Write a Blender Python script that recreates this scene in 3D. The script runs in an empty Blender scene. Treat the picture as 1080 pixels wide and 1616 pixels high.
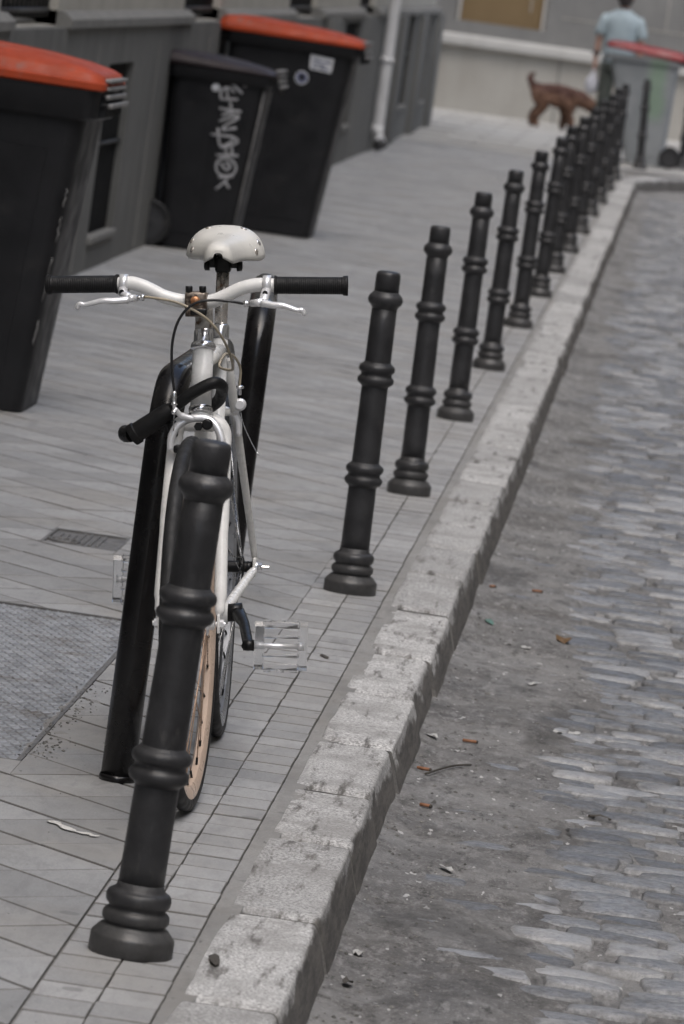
import bpy, bmesh, math, random
from mathutils import Vector, Matrix, noise as mnoise

random.seed(7)
SC = bpy.context.scene
COL = SC.collection
R = math.radians
V = Vector

# ------------------------------------------------------------------ camera
cam_d = bpy.data.cameras.new('camera')
cam = bpy.data.objects.new('camera', cam_d)
COL.objects.link(cam)
SC.camera = cam
CX = V((0.98857246, 0.06699555, 0.13504106))      # camera right
CDN = V((0.14084499, -0.09118208, -0.98582378))   # camera down
CF = V((-0.05373248, 0.99357809, -0.09957608))    # camera forward
m3 = Matrix((CX, -CDN, -CF)).transposed()
cam.matrix_world = Matrix.Translation((0, 0, 1.56)) @ m3.to_4x4()
cam_d.sensor_fit = 'VERTICAL'
cam_d.sensor_height = 24.0
cam_d.sensor_width = 24.0
cam_d.lens = 8750 / 1616 * 24.0
cam_d.clip_start = 0.1
cam_d.clip_end = 600
cam_d.dof.use_dof = True
cam_d.dof.focus_distance = 10.45
cam_d.dof.aperture_fstop = 7.6
cam_d.dof.aperture_blades = 7

# ------------------------------------------------------------------ world, sun, exposure
SUN_EL, SUN_AZ = R(66), R(185)       # overcast: a very wide, weak sun
world = bpy.data.worlds.new('World')
SC.world = world
world.use_nodes = True
wn = world.node_tree
wn.nodes.clear()
sky = wn.nodes.new('ShaderNodeTexSky')
sky.sky_type = 'NISHITA'
sky.sun_disc = False
sky.sun_elevation = SUN_EL
sky.sun_rotation = SUN_AZ
sky.dust_density = 4.0
sky.air_density = 1.0
hs = wn.nodes.new('ShaderNodeHueSaturation')
hs.inputs['Saturation'].default_value = 0.95      # cloud cover: nearly grey sky
bg = wn.nodes.new('ShaderNodeBackground')
bg.inputs['Strength'].default_value = 0.13
wo = wn.nodes.new('ShaderNodeOutputWorld')
wn.links.new(sky.outputs[0], hs.inputs['Color'])
wn.links.new(hs.outputs[0], bg.inputs['Color'])
wn.links.new(bg.outputs[0], wo.inputs['Surface'])
sd = bpy.data.lights.new('sun', 'SUN')
sd.energy = 1.5
sd.angle = R(60)
sd.color = (1.0, 0.995, 0.985)
sun = bpy.data.objects.new('sun', sd)
COL.objects.link(sun)
sdir = V((math.sin(SUN_AZ) * math.cos(SUN_EL), math.cos(SUN_AZ) * math.cos(SUN_EL), math.sin(SUN_EL)))
sun.rotation_euler = sdir.to_track_quat('Z', 'Y').to_euler()
SC.view_settings.view_transform = 'Standard'
SC.view_settings.look = 'None'
SC.view_settings.exposure = 0.76
SC.view_settings.gamma = 1.0
SC.view_settings.use_curve_mapping = False
SC.cycles.max_bounces = 10
SC.cycles.transmission_bounces = 10
SC.cycles.transparent_max_bounces = 8


# ------------------------------------------------------------------ materials
def lin(h):
    """sRGB 0-255 triple to linear"""
    o = []
    for c in h:
        c = c / 255
        o.append(c / 12.92 if c <= .04045 else ((c + .055) / 1.055) ** 2.4)
    return tuple(o)


class NT:
    def __init__(s, name):
        s.m = bpy.data.materials.new(name)
        s.m.use_nodes = True
        s.t = s.m.node_tree
        s.t.nodes.clear()
        s.out = s.t.nodes.new('ShaderNodeOutputMaterial')
        s.p = s.t.nodes.new('ShaderNodeBsdfPrincipled')
        s.t.links.new(s.p.outputs[0], s.out.inputs['Surface'])
        s.tc = s.t.nodes.new('ShaderNodeTexCoord')
        s.geo = s.t.nodes.new('ShaderNodeNewGeometry')

    def n(s, ty, **kw):
        q = s.t.nodes.new(ty)
        for k, v in kw.items():
            setattr(q, k, v)
        return q

    def l(s, a, b):
        s.t.links.new(a, b)

    def noise(s, vec, scale, detail=5, rough=.55, dist=0.0):
        q = s.n('ShaderNodeTexNoise')
        q.inputs['Scale'].default_value = scale
        q.inputs['Detail'].default_value = detail
        q.inputs['Roughness'].default_value = rough
        q.inputs['Distortion'].default_value = dist
        s.l(vec, q.inputs['Vector'])
        return q.outputs['Fac']

    def scaled(s, vec, sc):
        q = s.n('ShaderNodeMapping')
        q.inputs['Scale'].default_value = sc
        s.l(vec, q.inputs['Vector'])
        return q.outputs[0]

    def ramp(s, fac, lo, hi, a=0.0, b=1.0):
        q = s.n('ShaderNodeMapRange')
        q.clamp = True
        q.interpolation_type = 'SMOOTHSTEP'
        q.inputs[1].default_value = lo
        q.inputs[2].default_value = hi
        q.inputs[3].default_value = a
        q.inputs[4].default_value = b
        s.l(fac, q.inputs[0])
        return q.outputs[0]

    def mix(s, fac, a, b, mode='MIX'):
        q = s.n('ShaderNodeMix', data_type='RGBA', blend_type=mode)
        if isinstance(fac, (int, float)):
            q.inputs[0].default_value = fac
        else:
            s.l(fac, q.inputs[0])
        for i, c in ((6, a), (7, b)):
            if isinstance(c, tuple):
                q.inputs[i].default_value = (c[0], c[1], c[2], 1)
            else:
                s.l(c, q.inputs[i])
        return q.outputs[2]

    def math(s, op, a, b=None):
        q = s.n('ShaderNodeMath', operation=op)
        for i, c in ((0, a), (1, b)):
            if c is None:
                continue
            if isinstance(c, (int, float)):
                q.inputs[i].default_value = c
            else:
                s.l(c, q.inputs[i])
        return q.outputs[0]

    def jitter(s, col, amt):
        oi = s.n('ShaderNodeObjectInfo')
        a = s.math('ADD', oi.outputs['Random'], s.geo.outputs['Random Per Island'])
        a = s.math('FRACT', a)
        v = s.ramp(a, 0, 1, 1 - amt, 1 + amt)
        h = s.n('ShaderNodeHueSaturation')
        s.l(v, h.inputs['Value'])
        s.l(col, h.inputs['Color'])
        return h.outputs[0]

    def bump(s, fac, strength, dist=.002, prev=None):
        b = s.n('ShaderNodeBump')
        b.inputs['Strength'].default_value = strength
        b.inputs['Distance'].default_value = dist
        s.l(fac, b.inputs['Height'])
        if prev is not None:
            s.l(prev, b.inputs['Normal'])
        return b.outputs[0]

    def fin(s, col=None, rough=.5, metal=0.0, normal=None, **kw):
        if col is not None:
            if isinstance(col, tuple):
                s.p.inputs['Base Color'].default_value = (*col, 1)
            else:
                s.l(col, s.p.inputs['Base Color'])
        if isinstance(rough, (int, float)):
            s.p.inputs['Roughness'].default_value = rough
        else:
            s.l(rough, s.p.inputs['Roughness'])
        if isinstance(metal, (int, float)):
            s.p.inputs['Metallic'].default_value = metal
        else:
            s.l(metal, s.p.inputs['Metallic'])
        if normal is not None:
            s.l(normal, s.p.inputs['Normal'])
        for k, v in kw.items():
            s.p.inputs[k.replace('_', ' ')].default_value = v
        return s.m


def simple(name, c, rough=.5, metal=0.0, var=.15, scale=25.0, bump=0.0, bscale=150.0, bdist=.001, spec=None,
           dirt=None, dirt_lo=.58, dirt_hi=.75, dirt_scale=30.0, jit=0.0, rvar=.12):
    t = NT(name)
    o = t.tc.outputs['Object']
    f = t.noise(o, scale)
    col = t.mix(t.ramp(f, .3, .7), tuple(x * (1 - var) for x in c), tuple(min(1, x * (1 + var)) for x in c))
    if dirt:
        col = t.mix(t.ramp(t.noise(o, dirt_scale, 8, .65), dirt_lo, dirt_hi), col, dirt)
    if jit:
        col = t.jitter(col, jit)
    rg = t.ramp(t.noise(o, scale * 1.7), .3, .7, max(.03, rough - rvar), min(1, rough + rvar))
    nm = t.bump(t.noise(o, bscale, 4), bump, bdist) if bump else None
    t.fin(col, rg, metal, nm)
    if spec is not None:
        t.p.inputs['Specular IOR Level'].default_value = spec
    return t.m


def mat_tile(name, base, warm, jit=.10, rough=.72):
    t = NT(name)
    P = t.geo.outputs['Position']
    col = t.mix(t.ramp(t.noise(P, 260, 3, .6), .3, .7), tuple(x * .86 for x in base), tuple(x * 1.14 for x in base))
    col = t.jitter(col, jit)
    Q = t.scaled(P, (1, .3, 1))
    col = t.mix(t.ramp(t.noise(P, 2.3, 6, .62), .42, .68, 0, .7), col, warm)
    col = t.mix(t.ramp(t.noise(Q, 9.0, 8, .72, .6), .50, .72, 0, .6), col, tuple(x * .55 for x in base))
    col = t.mix(t.ramp(t.noise(Q, 42.0, 5, .7), .46, .66, 0, .35), col, tuple(x * .62 for x in base))
    col = t.mix(t.ramp(t.noise(Q, 60.0, 3, .6), .69, .74, 0, .75), col, tuple(x * .3 for x in base))
    col = t.mix(t.ramp(t.noise(P, 5.0, 7, .7), .60, .78, 0, .35), col, tuple(min(1, x * 1.45) for x in base))
    col = t.mix(t.ramp(t.noise(t.scaled(P, (1, .45, 1)), 1.9, 7, .7, .4), .47, .68, 0, .38), col, tuple(x * .55 for x in base))
    vo = t.n('ShaderNodeTexVoronoi')
    vo.inputs['Scale'].default_value = 5.5
    t.l(P, vo.inputs['Vector'])
    col = t.mix(t.ramp(vo.outputs['Distance'], .075, .105, .55, 0), col, tuple(x * .42 for x in base))
    nm = t.bump(t.noise(P, 340, 3), .35, .0012)
    nm = t.bump(t.noise(P, 30, 5), .35, .004, nm)
    rg = t.ramp(t.noise(P, 6, 5), .3, .7, rough - .1, rough + .12)
    return t.fin(col, rg, 0, nm)


TILE = mat_tile('pavement_tile', (0.286, 0.288, 0.289), (0.268, 0.257, 0.240), .13)
PAD = mat_tile('border_tile', (0.310, 0.310, 0.309), (0.288, 0.278, 0.265), .13)
FARPAVE = mat_tile('far_pavement', (.34, .335, .32), (.33, .32, .295), .05)
MORTAR = mat_tile('mortar', (0.260, 0.254, 0.242), (0.195, 0.185, 0.169), .0)
GAP = mat_tile('joint_sand', (0.180, 0.174, 0.166), (0.148, 0.139, 0.125), .0, .85)


def mat_kerb():
    t = NT('kerb_granite')
    P = t.geo.outputs['Position']
    o = t.tc.outputs['Object']
    c = t.mix(t.ramp(t.noise(P, 190, 4, .7), .36, .66), (0.193, 0.190, 0.185), (0.590, 0.586, 0.574))
    c = t.mix(t.ramp(t.noise(P, 60, 3, .6), .55, .72, 0, .6), c, (0.641, 0.637, 0.625))
    c = t.jitter(c, .17)
    c = t.mix(t.ramp(t.noise(P, 5.5, 7, .68), .44, .64, 0, .7), c, (0.243, 0.237, 0.227))
    c = t.mix(t.ramp(t.noise(t.scaled(P, (1, .5, 1)), 24, 7, .75), .58, .78, 0, .26), c, (0.128, 0.123, 0.115))
    # road grime caked on the lower face plus painted shade, ragged upper edge and streaks
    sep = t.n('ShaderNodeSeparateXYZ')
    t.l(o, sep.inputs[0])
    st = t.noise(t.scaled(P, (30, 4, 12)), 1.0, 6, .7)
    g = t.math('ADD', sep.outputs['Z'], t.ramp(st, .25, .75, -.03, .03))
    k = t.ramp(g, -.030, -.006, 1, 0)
    grime_shade = t.mix(t.ramp(t.noise(t.scaled(P, (40, 6, 40)), 1.0, 7, .75), .35, .65), (.026, .022, .019), (.11, .10, .086))
    c = t.mix(t.math('MULTIPLY', k, .9), c, grime_shade)
    nm = t.bump(t.noise(t.scaled(P, (1, .45, 1)), 150, 5, .65), .4, .0016)
    nm = t.bump(t.noise(t.scaled(P, (1, .4, 1)), 26, 6), .2, .004, nm)
    return t.fin(c, .8, 0, nm)


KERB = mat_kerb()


def mat_road():
    t = NT('road_dirt')
    P = t.geo.outputs['Position']
    c = t.mix(t.ramp(t.noise(P, 2.6, 8, .68), .34, .66), (0.129, 0.125, 0.121), (0.250, 0.246, 0.240))
    c = t.mix(t.ramp(t.noise(t.scaled(P, (1.6, 1.0, 1)), 7, 8, .7, .7), .50, .68, 0, .8), c, (0.071, 0.066, 0.062))
    c = t.mix(t.ramp(t.noise(t.scaled(P, (1, .3, 1)), 44, 7, .78), .48, .66, 0, .8), c, (0.320, 0.313, 0.306))
    c = t.mix(t.ramp(t.noise(t.scaled(P, (1, .3, 1)), 36, 7, .78), .53, .66, 0, .9), c, (0.054, 0.052, 0.048))
    c = t.mix(t.ramp(t.noise(P, 140, 3, .7), .56, .68, 0, .6), c, (0.386, 0.378, 0.371))
    c = t.mix(t.ramp(t.noise(t.scaled(P, (1, .35, 1)), 48, 2, .5), .70, .72, 0, .8), c, (0.628, 0.620, 0.608))
    c = t.mix(t.ramp(t.noise(P, 1.7, 5, .6), .58, .70, 0, .45), c, (0.131, 0.119, 0.103))
    c = t.mix(t.ramp(t.noise(t.scaled(P, (1.4, .55, 1)), 3.1, 7, .66, .5), .52, .66, 0, .6), c, (.052, .049, .045))
    nm = t.bump(t.noise(P, 130, 6, .75), .9, .006)
    nm = t.bump(t.noise(P, 26, 6, .7), .9, .012, nm)
    rg = t.ramp(t.noise(P, 5, 5), .35, .7, .65, .95)
    return t.fin(c, rg, 0, nm)


ROAD = mat_road()


def mat_cobble():
    t = NT('cobble_stone')
    P = t.geo.outputs['Position']
    c = t.mix(t.ramp(t.noise(P, 90, 5, .7), .3, .7), (0.109, 0.111, 0.116), (0.260, 0.264, 0.270))
    oi = t.n('ShaderNodeObjectInfo')
    a = t.math('FRACT', t.math('ADD', oi.outputs['Random'], t.geo.outputs['Random Per Island']))
    c = t.mix(t.ramp(a, .55, 1, 0, .45), c, (0.266, 0.262, 0.257))
    c = t.jitter(c, .36)
    c = t.mix(t.ramp(t.noise(t.scaled(P, (1, .8, 1)), 13, 7, .72), .50, .66, 0, .55), c, (0.086, 0.083, 0.079))
    c = t.mix(t.ramp(t.noise(P, 150, 4, .7), .60, .70, 0, .7), c, (0.054, 0.053, 0.052))
    c = t.mix(t.ramp(t.noise(t.scaled(P, (1.4, .55, 1)), 3.1, 7, .66, .5), .52, .66, 0, .45), c, (.062, .059, .055))
    nm = t.bump(t.noise(P, 150, 5, .65), .6, .003)
    nm = t.bump(t.noise(P, 36, 5), .5, .007, nm)
    rg = t.ramp(t.noise(P, 20, 5), .35, .68, .30, .66)
    return t.fin(c, rg, 0, nm)


COBBLE = mat_cobble()


def mat_iron():
    t = NT('bollard_paint')
    o = t.tc.outputs['Object']
    P = t.geo.outputs['Position']
    sep = t.n('ShaderNodeSeparateXYZ')
    t.l(o, sep.inputs[0])
    c = t.mix(t.ramp(t.noise(P, 16, 6, .65), .3, .7), (.019, .019, .0205), (.034, .034, .036))
    c = t.mix(t.ramp(t.noise(t.scaled(P, (1, 1, .35)), 60, 6, .7), .56, .74, 0, .6), c, (.068, .066, .063))
    c = t.mix(t.ramp(t.noise(P, 34, 4, .6), .70, .74, 0, .6), c, (.008, .008, .008))
    h = t.math('ADD', sep.outputs['Z'], t.ramp(t.noise(P, 38, 6, .7), .2, .8, -.05, .07))
    c = t.mix(t.ramp(h, .0, .14, .38, 0), c, (.095, .092, .087))
    nm = t.bump(t.noise(P, 48, 5, .6), .55, .0026)
    nm = t.bump(t.noise(P, 260, 3), .25, .0008, nm)
    rg = t.ramp(t.noise(P, 24, 5), .3, .7, .33, .56)
    return t.fin(c, rg, 0, nm, Specular_IOR_Level=.45)


IRON = mat_iron()
HOOP = simple('rack_paint', (.006, .0055, .006), .25, 0, .3, 8, .08, 60, .001, spec=.4, dirt=(.03, .028, .027),
              dirt_lo=.66, dirt_hi=.74, dirt_scale=55)
WORN = simple('bare_worn_metal', (.15, .14, .125), .5, .4, .3, 90, .3, 200)
PLATE = simple('checker_plate_steel', (0.350, 0.359, 0.376), .42, .35, .25, 18, .2, 200, .001, dirt=(0.193, 0.175, 0.154),
               dirt_lo=.5, dirt_hi=.75, dirt_scale=7)
HATCH = simple('cast_hatch', (0.154, 0.151, 0.147), .6, .3, .25, 30, .4, 200, .001, dirt=(0.238, 0.224, 0.203))
WHITE = simple('white_bike_paint', (.74, .735, .715), .28, 0, .04, 30, 0, 1, dirt=(.13, .09, .06), dirt_lo=.735,
               dirt_hi=.77, dirt_scale=62)
WHITE2 = simple('aged_white_paint', (.66, .65, .62), .33, 0, .06, 40, 0, 1, dirt=(.20, .17, .14), dirt_lo=.62,
                dirt_hi=.76, dirt_scale=38)
CHROME = simple('chrome', (.78, .78, .79), .16, .92, .04, 60, rvar=.05)
ALU = simple('polished_alloy', (.82, .82, .83), .32, .5, .03, 50, rvar=.04)
RUSTCHR = simple('rusty_chrome', (.66, .62, .57), .26, .8, .1, 40, .15, 300, dirt=(.26, .13, .065), dirt_lo=.50,
                 dirt_hi=.70, dirt_scale=55)
STEMM = simple('stem_worn_grey', (.42, .40, .37), .42, .35, .15, 60, .1, 200, dirt=(.14, .09, .06), dirt_lo=.5, dirt_hi=.66, dirt_scale=70)
COPPER = simple('rusty_bolt', (.50, .24, .12), .4, .6, .3, 160)
BLKM = simple('black_metal', (.010, .010, .0105), .38, .2, .2, 60, spec=.4, dirt=(.10, .08, .065), dirt_lo=.64, dirt_hi=.78)
RUBBER = simple('tyre_rubber', (.017, .017, .0175), .6, 0, .25, 30, .3, 260, .0008, dirt=(.05, .047, .044), spec=.35, dirt_lo=.58,
                dirt_hi=.74, dirt_scale=16)
GRIP = simple('grip_rubber', (.009, .009, .0095), .6, 0, .2, 60, .3, 300, spec=.3)
LOCKM = simple('lock_cover', (.007, .007, .0075), .5, 0, .2, 60, .25, 300, spec=.3)
RIMTAN = simple('tan_rim', (.60, .46, .36), .36, 0, .07, 20, dirt=(.30, .2, .14), dirt_lo=.6, dirt_hi=.76)
SPOKET = simple('tan_spoke', (.52, .36, .26), .35, .3, .1, 40)
SPOKES = simple('steel_spoke', (.58, .58, .58), .25, 1, .1, 40)
RIMGRY = simple('grey_rim', (.33, .34, .36), .35, .6, .1, 20)
SADDLE = simple('white_leather', (.66, .645, .60), .38, 0, .05, 14, .12, 240, .0006, dirt=(.40, .36, .30), dirt_lo=.60,
                dirt_hi=.8, dirt_scale=14)
CABLEB = simple('black_cable', (.015, .015, .016), .4)
CABLET = simple('beige_cable', (.36, .31, .23), .5, 0, .2, 60)
BINBLK = simple('bin_plastic_black', (.0085, .0085, .0098), .52, 0, .25, 6, .1, 80, .001, spec=.35, dirt=(.018, .0175, .018), dirt_lo=.55,
                dirt_hi=.75, dirt_scale=9)
BINMAR = simple('bin_lid_dark', (.021, .0145, .0155), .5, 0, .2, 9, .1, 80, spec=.35)
BINRED = simple('bin_lid_red', (.34, .048, .014), .55, 0, .14, 9, .1, 80, spec=.3, dirt=(.26, .095, .07), dirt_lo=.56, dirt_hi=.72,
                dirt_scale=12)
BINRED2 = simple('far_bin_lid_red', (.19, .013, .015), .46, 0, .12, 9)
SCUFF = simple('scuffed_plastic_edge', (.20, .196, .192), .5, 0, .3, 60, dirt=(.03, .03, .03), dirt_lo=.6, dirt_hi=.66,
               dirt_scale=40)
PAINTW = simple('graffiti_paint', (.34, .34, .35), .6, 0, .25, 35)
STICKW = simple('white_sticker', (.60, .61, .63), .5, 0, .1, 30, dirt=(.25, .25, .26), dirt_lo=.56, dirt_hi=.62,
                dirt_scale=45)
STICKB = simple('blue_sticker', (.13, .14, .22), .5)
DARK = simple('dark_opening', (.014, .014, .014), .9, spec=.05)
PIPE = simple('drainpipe_paint', (.56, .56, .56), .5, 0, .1, 5, dirt=(.34, .33, .32), dirt_lo=.55, dirt_hi=.75, dirt_scale=6)
GRILLE = simple('grille_iron', (.03, .03, .032), .5)


def mat_wall(name, a, b, streak, jit=0.0, sc=1.0):
    t = NT(name)
    P = t.geo.outputs['Position']
    c = t.mix(t.ramp(t.noise(P, 2.2 * sc, 7, .65), .32, .68), a, b)
    c = t.mix(t.ramp(t.noise(t.scaled(P, (5, 5, .5)), 1.0, 6, .6), .48, .72, 0, .65), c, streak)
    c = t.mix(t.ramp(t.noise(P, 130, 3, .6), .35, .65, 0, .35), c, tuple(x * 1.5 for x in a))
    nm = t.bump(t.noise(P, 45, 6), .5, .006)
    return t.fin(c, .85, 0, nm)


PLINTH = mat_wall('plinth_cement', (0.102, 0.102, 0.096), (0.135, 0.135, 0.127), (0.057, 0.057, 0.054))
UPWALL = mat_wall('upper_wall_beige', (.34, .325, .285), (.41, .395, .35), (.26, .245, .21))
LEDGE = mat_wall('ledge_stone', (0.144, 0.142, 0.134), (0.184, 0.181, 0.168), (0.096, 0.094, 0.086))
FARW = mat_wall('far_wall_stone', (0.273, 0.260, 0.232), (0.310, 0.298, 0.270), (0.229, 0.214, 0.186))
FARL = mat_wall('far_ledge_stone', (0.360, 0.353, 0.335), (0.397, 0.391, 0.372), (0.310, 0.302, 0.283))
FARU = mat_wall('far_upper_granite', (0.136, 0.135, 0.130), (0.174, 0.172, 0.164), (0.112, 0.109, 0.104))
TANP = mat_wall('tan_board', (0.136, 0.092, 0.043), (0.155, 0.105, 0.051), (0.118, 0.078, 0.036))


def mat_glass_plastic():
    t = NT('clear_pedal_plastic')
    t.fin((.92, .92, .92), .10, 0)
    t.p.inputs['Transmission Weight'].default_value = .93
    t.p.inputs['IOR'].default_value = 1.36
    return t.m


CLEAR = mat_glass_plastic()


def mat_far_bin():
    t = NT('far_bin_grey')
    o = t.tc.outputs['Object']
    sep = t.n('ShaderNodeSeparateXYZ')
    t.l(o, sep.inputs[0])
    c = t.mix(t.ramp(t.noise(o, 5, 4), .3, .7), (.20, .215, .225), (.26, .275, .285))
    # faded pale green paint smear on the side
    d = t.math('ABSOLUTE', t.math('SUBTRACT', sep.outputs['X'], .18))
    k = t.ramp(t.math('ADD', d, t.ramp(t.noise(o, 9, 4), 0, 1, -.05, .05)), .03, .12, .6, 0)
    k = t.math('MULTIPLY', k, t.ramp(sep.outputs['Z'], .35, .5))
    c = t.mix(k, c, (.19, .30, .19))
    return t.fin(c, .5, 0)


BINGREY = mat_far_bin()


# ------------------------------------------------------------------ mesh helpers
class MB:
    def __init__(s):
        s.v, s.f, s.sm, s.mi = [], [], [], []

    def add(s, vs, fs, smooth=False, mi=0):
        b = len(s.v)
        s.v += [V(x) for x in vs]
        for f in fs:
            s.f.append([i + b for i in f])
            s.sm.append(smooth)
            s.mi.append(mi)
        return s

    def box(s, c, size, rot=None, bev=0.0, mi=0):
        hx, hy, hz = (q / 2 for q in size)
        c = V(c)
        if bev <= 0:
            vs = [V((x, y, z)) for x in (-hx, hx) for y in (-hy, hy) for z in (-hz, hz)]
            fs = [(0, 1, 3, 2), (4, 6, 7, 5), (0, 4, 5, 1), (2, 3, 7, 6), (0, 2, 6, 4), (1, 5, 7, 3)]
        else:
            bm = bmesh.new()
            bmesh.ops.create_cube(bm, size=1)
            for q in bm.verts:
                q.co = V((q.co.x * size[0], q.co.y * size[1], q.co.z * size[2]))
            bmesh.ops.bevel(bm, geom=bm.edges[:], offset=bev, segments=2, profile=.6, affect='EDGES')
            vs = [q.co.copy() for q in bm.verts]
            fs = [[q.index for q in f.verts] for f in bm.faces]
            bm.free()
        if rot is not None:
            vs = [rot @ q for q in vs]
        return s.add([q + c for q in vs], fs, bev > 0, mi)

    def tube(s, pts, r, seg=12, cap=True, smooth=True, mi=0, flat=1.0):
        pts = [V(p) for p in pts]
        n = len(pts)
        rr = r if isinstance(r, (list, tuple)) else [r] * n
        tan = []
        for i in range(n):
            a = pts[max(0, i - 1)]
            b = pts[min(n - 1, i + 1)]
            tan.append((b - a).normalized())
        up = V((0, 0, 1)) if abs(tan[0].z) < .9 else V((0, 1, 0))
        u = tan[0].cross(up).normalized()
        vs = []
        for i in range(n):
            u = (u - tan[i] * u.dot(tan[i])).normalized()
            w = tan[i].cross(u)
            for k in range(seg):
                a = 2 * math.pi * k / seg
                vs.append(pts[i] + (u * math.cos(a) + w * math.sin(a) * flat) * rr[i])
        fs = []
        for i in range(n - 1):
            for k in range(seg):
                k2 = (k + 1) % seg
                fs.append((i * seg + k, i * seg + k2, (i + 1) * seg + k2, (i + 1) * seg + k))
        s.add(vs, fs, smooth, mi)
        if cap:
            b = len(s.v) - n * seg
            s.f.append([b + k for k in reversed(range(seg))])
            s.sm.append(False)
            s.mi.append(mi)
            s.f.append([b + (n - 1) * seg + k for k in range(seg)])
            s.sm.append(False)
            s.mi.append(mi)
        return s

    def lathe(s, prof, seg=28, mat=None, mi=0, smooth=True):
        """prof: (r, z) from bottom to top round local Z"""
        vs, fs = [], []
        n = len(prof)
        for r, z in prof:
            for k in range(seg):
                a = 2 * math.pi * k / seg
                q = V((r * math.cos(a), r * math.sin(a), z))
                vs.append(mat @ q if mat is not None else q)
        for i in range(n - 1):
            for k in range(seg):
                k2 = (k + 1) % seg
                fs.append((i * seg + k, i * seg + k2, (i + 1) * seg + k2, (i + 1) * seg + k))
        s.add(vs, fs, smooth, mi)
        b = len(s.v) - n * seg
        for i, rev in ((0, True), (n - 1, False)):
            if prof[i][0] > 1e-6:
                ring = [b + i * seg + k for k in range(seg)]
                s.f.append(ring[::-1] if rev else ring)
                s.sm.append(False)
                s.mi.append(mi)
        return s

    def ring(s, R0, prof, seg=64, mat=None, mi=0):
        """closed profile (dr, dx) swept round local X axis at radius R0"""
        vs, fs = [], []
        n = len(prof)
        for k in range(seg):
            a = 2 * math.pi * k / seg
            for dr, dx in prof:
                q = V((dx, (R0 + dr) * math.cos(a), (R0 + dr) * math.sin(a)))
                vs.append(mat @ q if mat is not None else q)
        for k in range(seg):
            k2 = (k + 1) % seg
            for i in range(n):
                i2 = (i + 1) % n
                fs.append((k * n + i, k * n + i2, k2 * n + i2, k2 * n + i))
        return s.add(vs, fs, True, mi)

    def loft(s, rings, cap=True, smooth=True, mi=0):
        n = len(rings[0])
        vs = [p for r_ in rings for p in r_]
        fs = []
        for i in range(len(rings) - 1):
            for k in range(n):
                k2 = (k + 1) % n
                fs.append((i * n + k, i * n + k2, (i + 1) * n + k2, (i + 1) * n + k))
        s.add(vs, fs, smooth, mi)
        if cap:
            b = len(s.v) - len(vs)
            s.f.append([b + k for k in reversed(range(n))])
            s.f.append([b + (len(rings) - 1) * n + k for k in range(n)])
            s.sm += [False, False]
            s.mi += [mi, mi]
        return s

    def mesh(s, name, mats, xf=None, fix=True):
        me = bpy.data.meshes.new(name)
        vs = [xf @ q for q in s.v] if xf is not None else s.v
        me.from_pydata([tuple(q) for q in vs], [], s.f)
        me.polygons.foreach_set('use_smooth', s.sm)
        me.polygons.foreach_set('material_index', s.mi)
        for m in (mats if isinstance(mats, (list, tuple)) else [mats]):
            me.materials.append(m)
        if fix:
            bm = bmesh.new()
            bm.from_mesh(me)
            bmesh.ops.recalc_face_normals(bm, faces=bm.faces[:])
            bm.to_mesh(me)
            bm.free()
        me.update()
        return me

    def build(s, name, mats, parent=None, xf=None, loc=None, fix=True, sharp=None):
        me = s.mesh(name, mats, xf, fix)
        if sharp:
            try:
                me.set_sharp_from_angle(angle=R(sharp))
            except Exception:
                pass
        return put(name, me, parent, loc)


def put(name, me, parent=None, loc=None, rot=None):
    o = bpy.data.objects.new(name, me)
    COL.objects.link(o)
    if parent is not None:
        o.parent = parent
    if loc is not None:
        o.location = loc
    if rot is not None:
        o.rotation_euler = rot
    return o


def empty(name, loc=(0, 0, 0), rot=(0, 0, 0)):
    o = bpy.data.objects.new(name, None)
    o.empty_display_size = .1
    COL.objects.link(o)
    o.location = loc
    o.rotation_euler = rot
    return o


def tag(o, label, cat, group=None):
    o['label'] = label
    o['category'] = cat
    if group:
        o['group'] = group
    return o


def structure(o):
    o['kind'] = 'structure'
    return o


def stuff(o):
    o['kind'] = 'stuff'
    return o


def copy_tree(o, parent=None):
    c = o.copy()
    COL.objects.link(c)
    c.parent = parent
    for ch in list(o.children):
        copy_tree(ch, c)
    return c


def spline(pts, n=8):
    """Catmull-Rom through the points"""
    P = [V(p) for p in pts]
    P = [P[0] * 2 - P[1]] + P + [P[-1] * 2 - P[-2]]
    out = []
    for i in range(1, len(P) - 2):
        for k in range(n):
            t = k / n
            a, b, c, d = P[i - 1], P[i], P[i + 1], P[i + 2]
            out.append(.5 * ((2 * b) + (c - a) * t + (2 * a - 5 * b + 4 * c - d) * t * t + (3 * b - a - 3 * c + d) * t ** 3))
    out.append(P[-2])
    return out


def align(a, b):
    """matrix that maps local Z segment (0..1 direction) onto a->b, origin at a"""
    a, b = V(a), V(b)
    return Matrix.Translation(a) @ (b - a).to_track_quat('Z', 'Y').to_matrix().to_4x4()


def nz(x, y, z=0.0, s=1.0):
    return mnoise.noise(V((x * s, y * s, z)))


# ------------------------------------------------------------------ ground plan (metres)
KX = -0.43          # outer top edge of the kerb
KI = -0.577         # inner edge of the kerb
PADX = (-0.785, -0.6905, -0.600)
WALLX = -2.62
ARC_Y0, ARC_R = 46.0, 9.0


def kerb_path(t):
    """distance t along the kerb from y = 6.9: outer edge point and heading"""
    y = 6.9 + t
    if y <= ARC_Y0:
        return V((KX - .0006 * (y - 10), y, 0)), 0.0
    th = (y - ARC_Y0) / ARC_R
    x0 = KX - .0006 * (ARC_Y0 - 10)
    return V((x0 + ARC_R * (1 - math.cos(th)), ARC_Y0 + ARC_R * math.sin(th), 0)), th


# ground out to the horizon
g = MB().add([(-300, -60, -.30), (300, -60, -.30), (300, 420, -.30), (-300, 420, -.30)], [(0, 1, 2, 3)])
structure(g.build('ground', ROAD))

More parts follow.
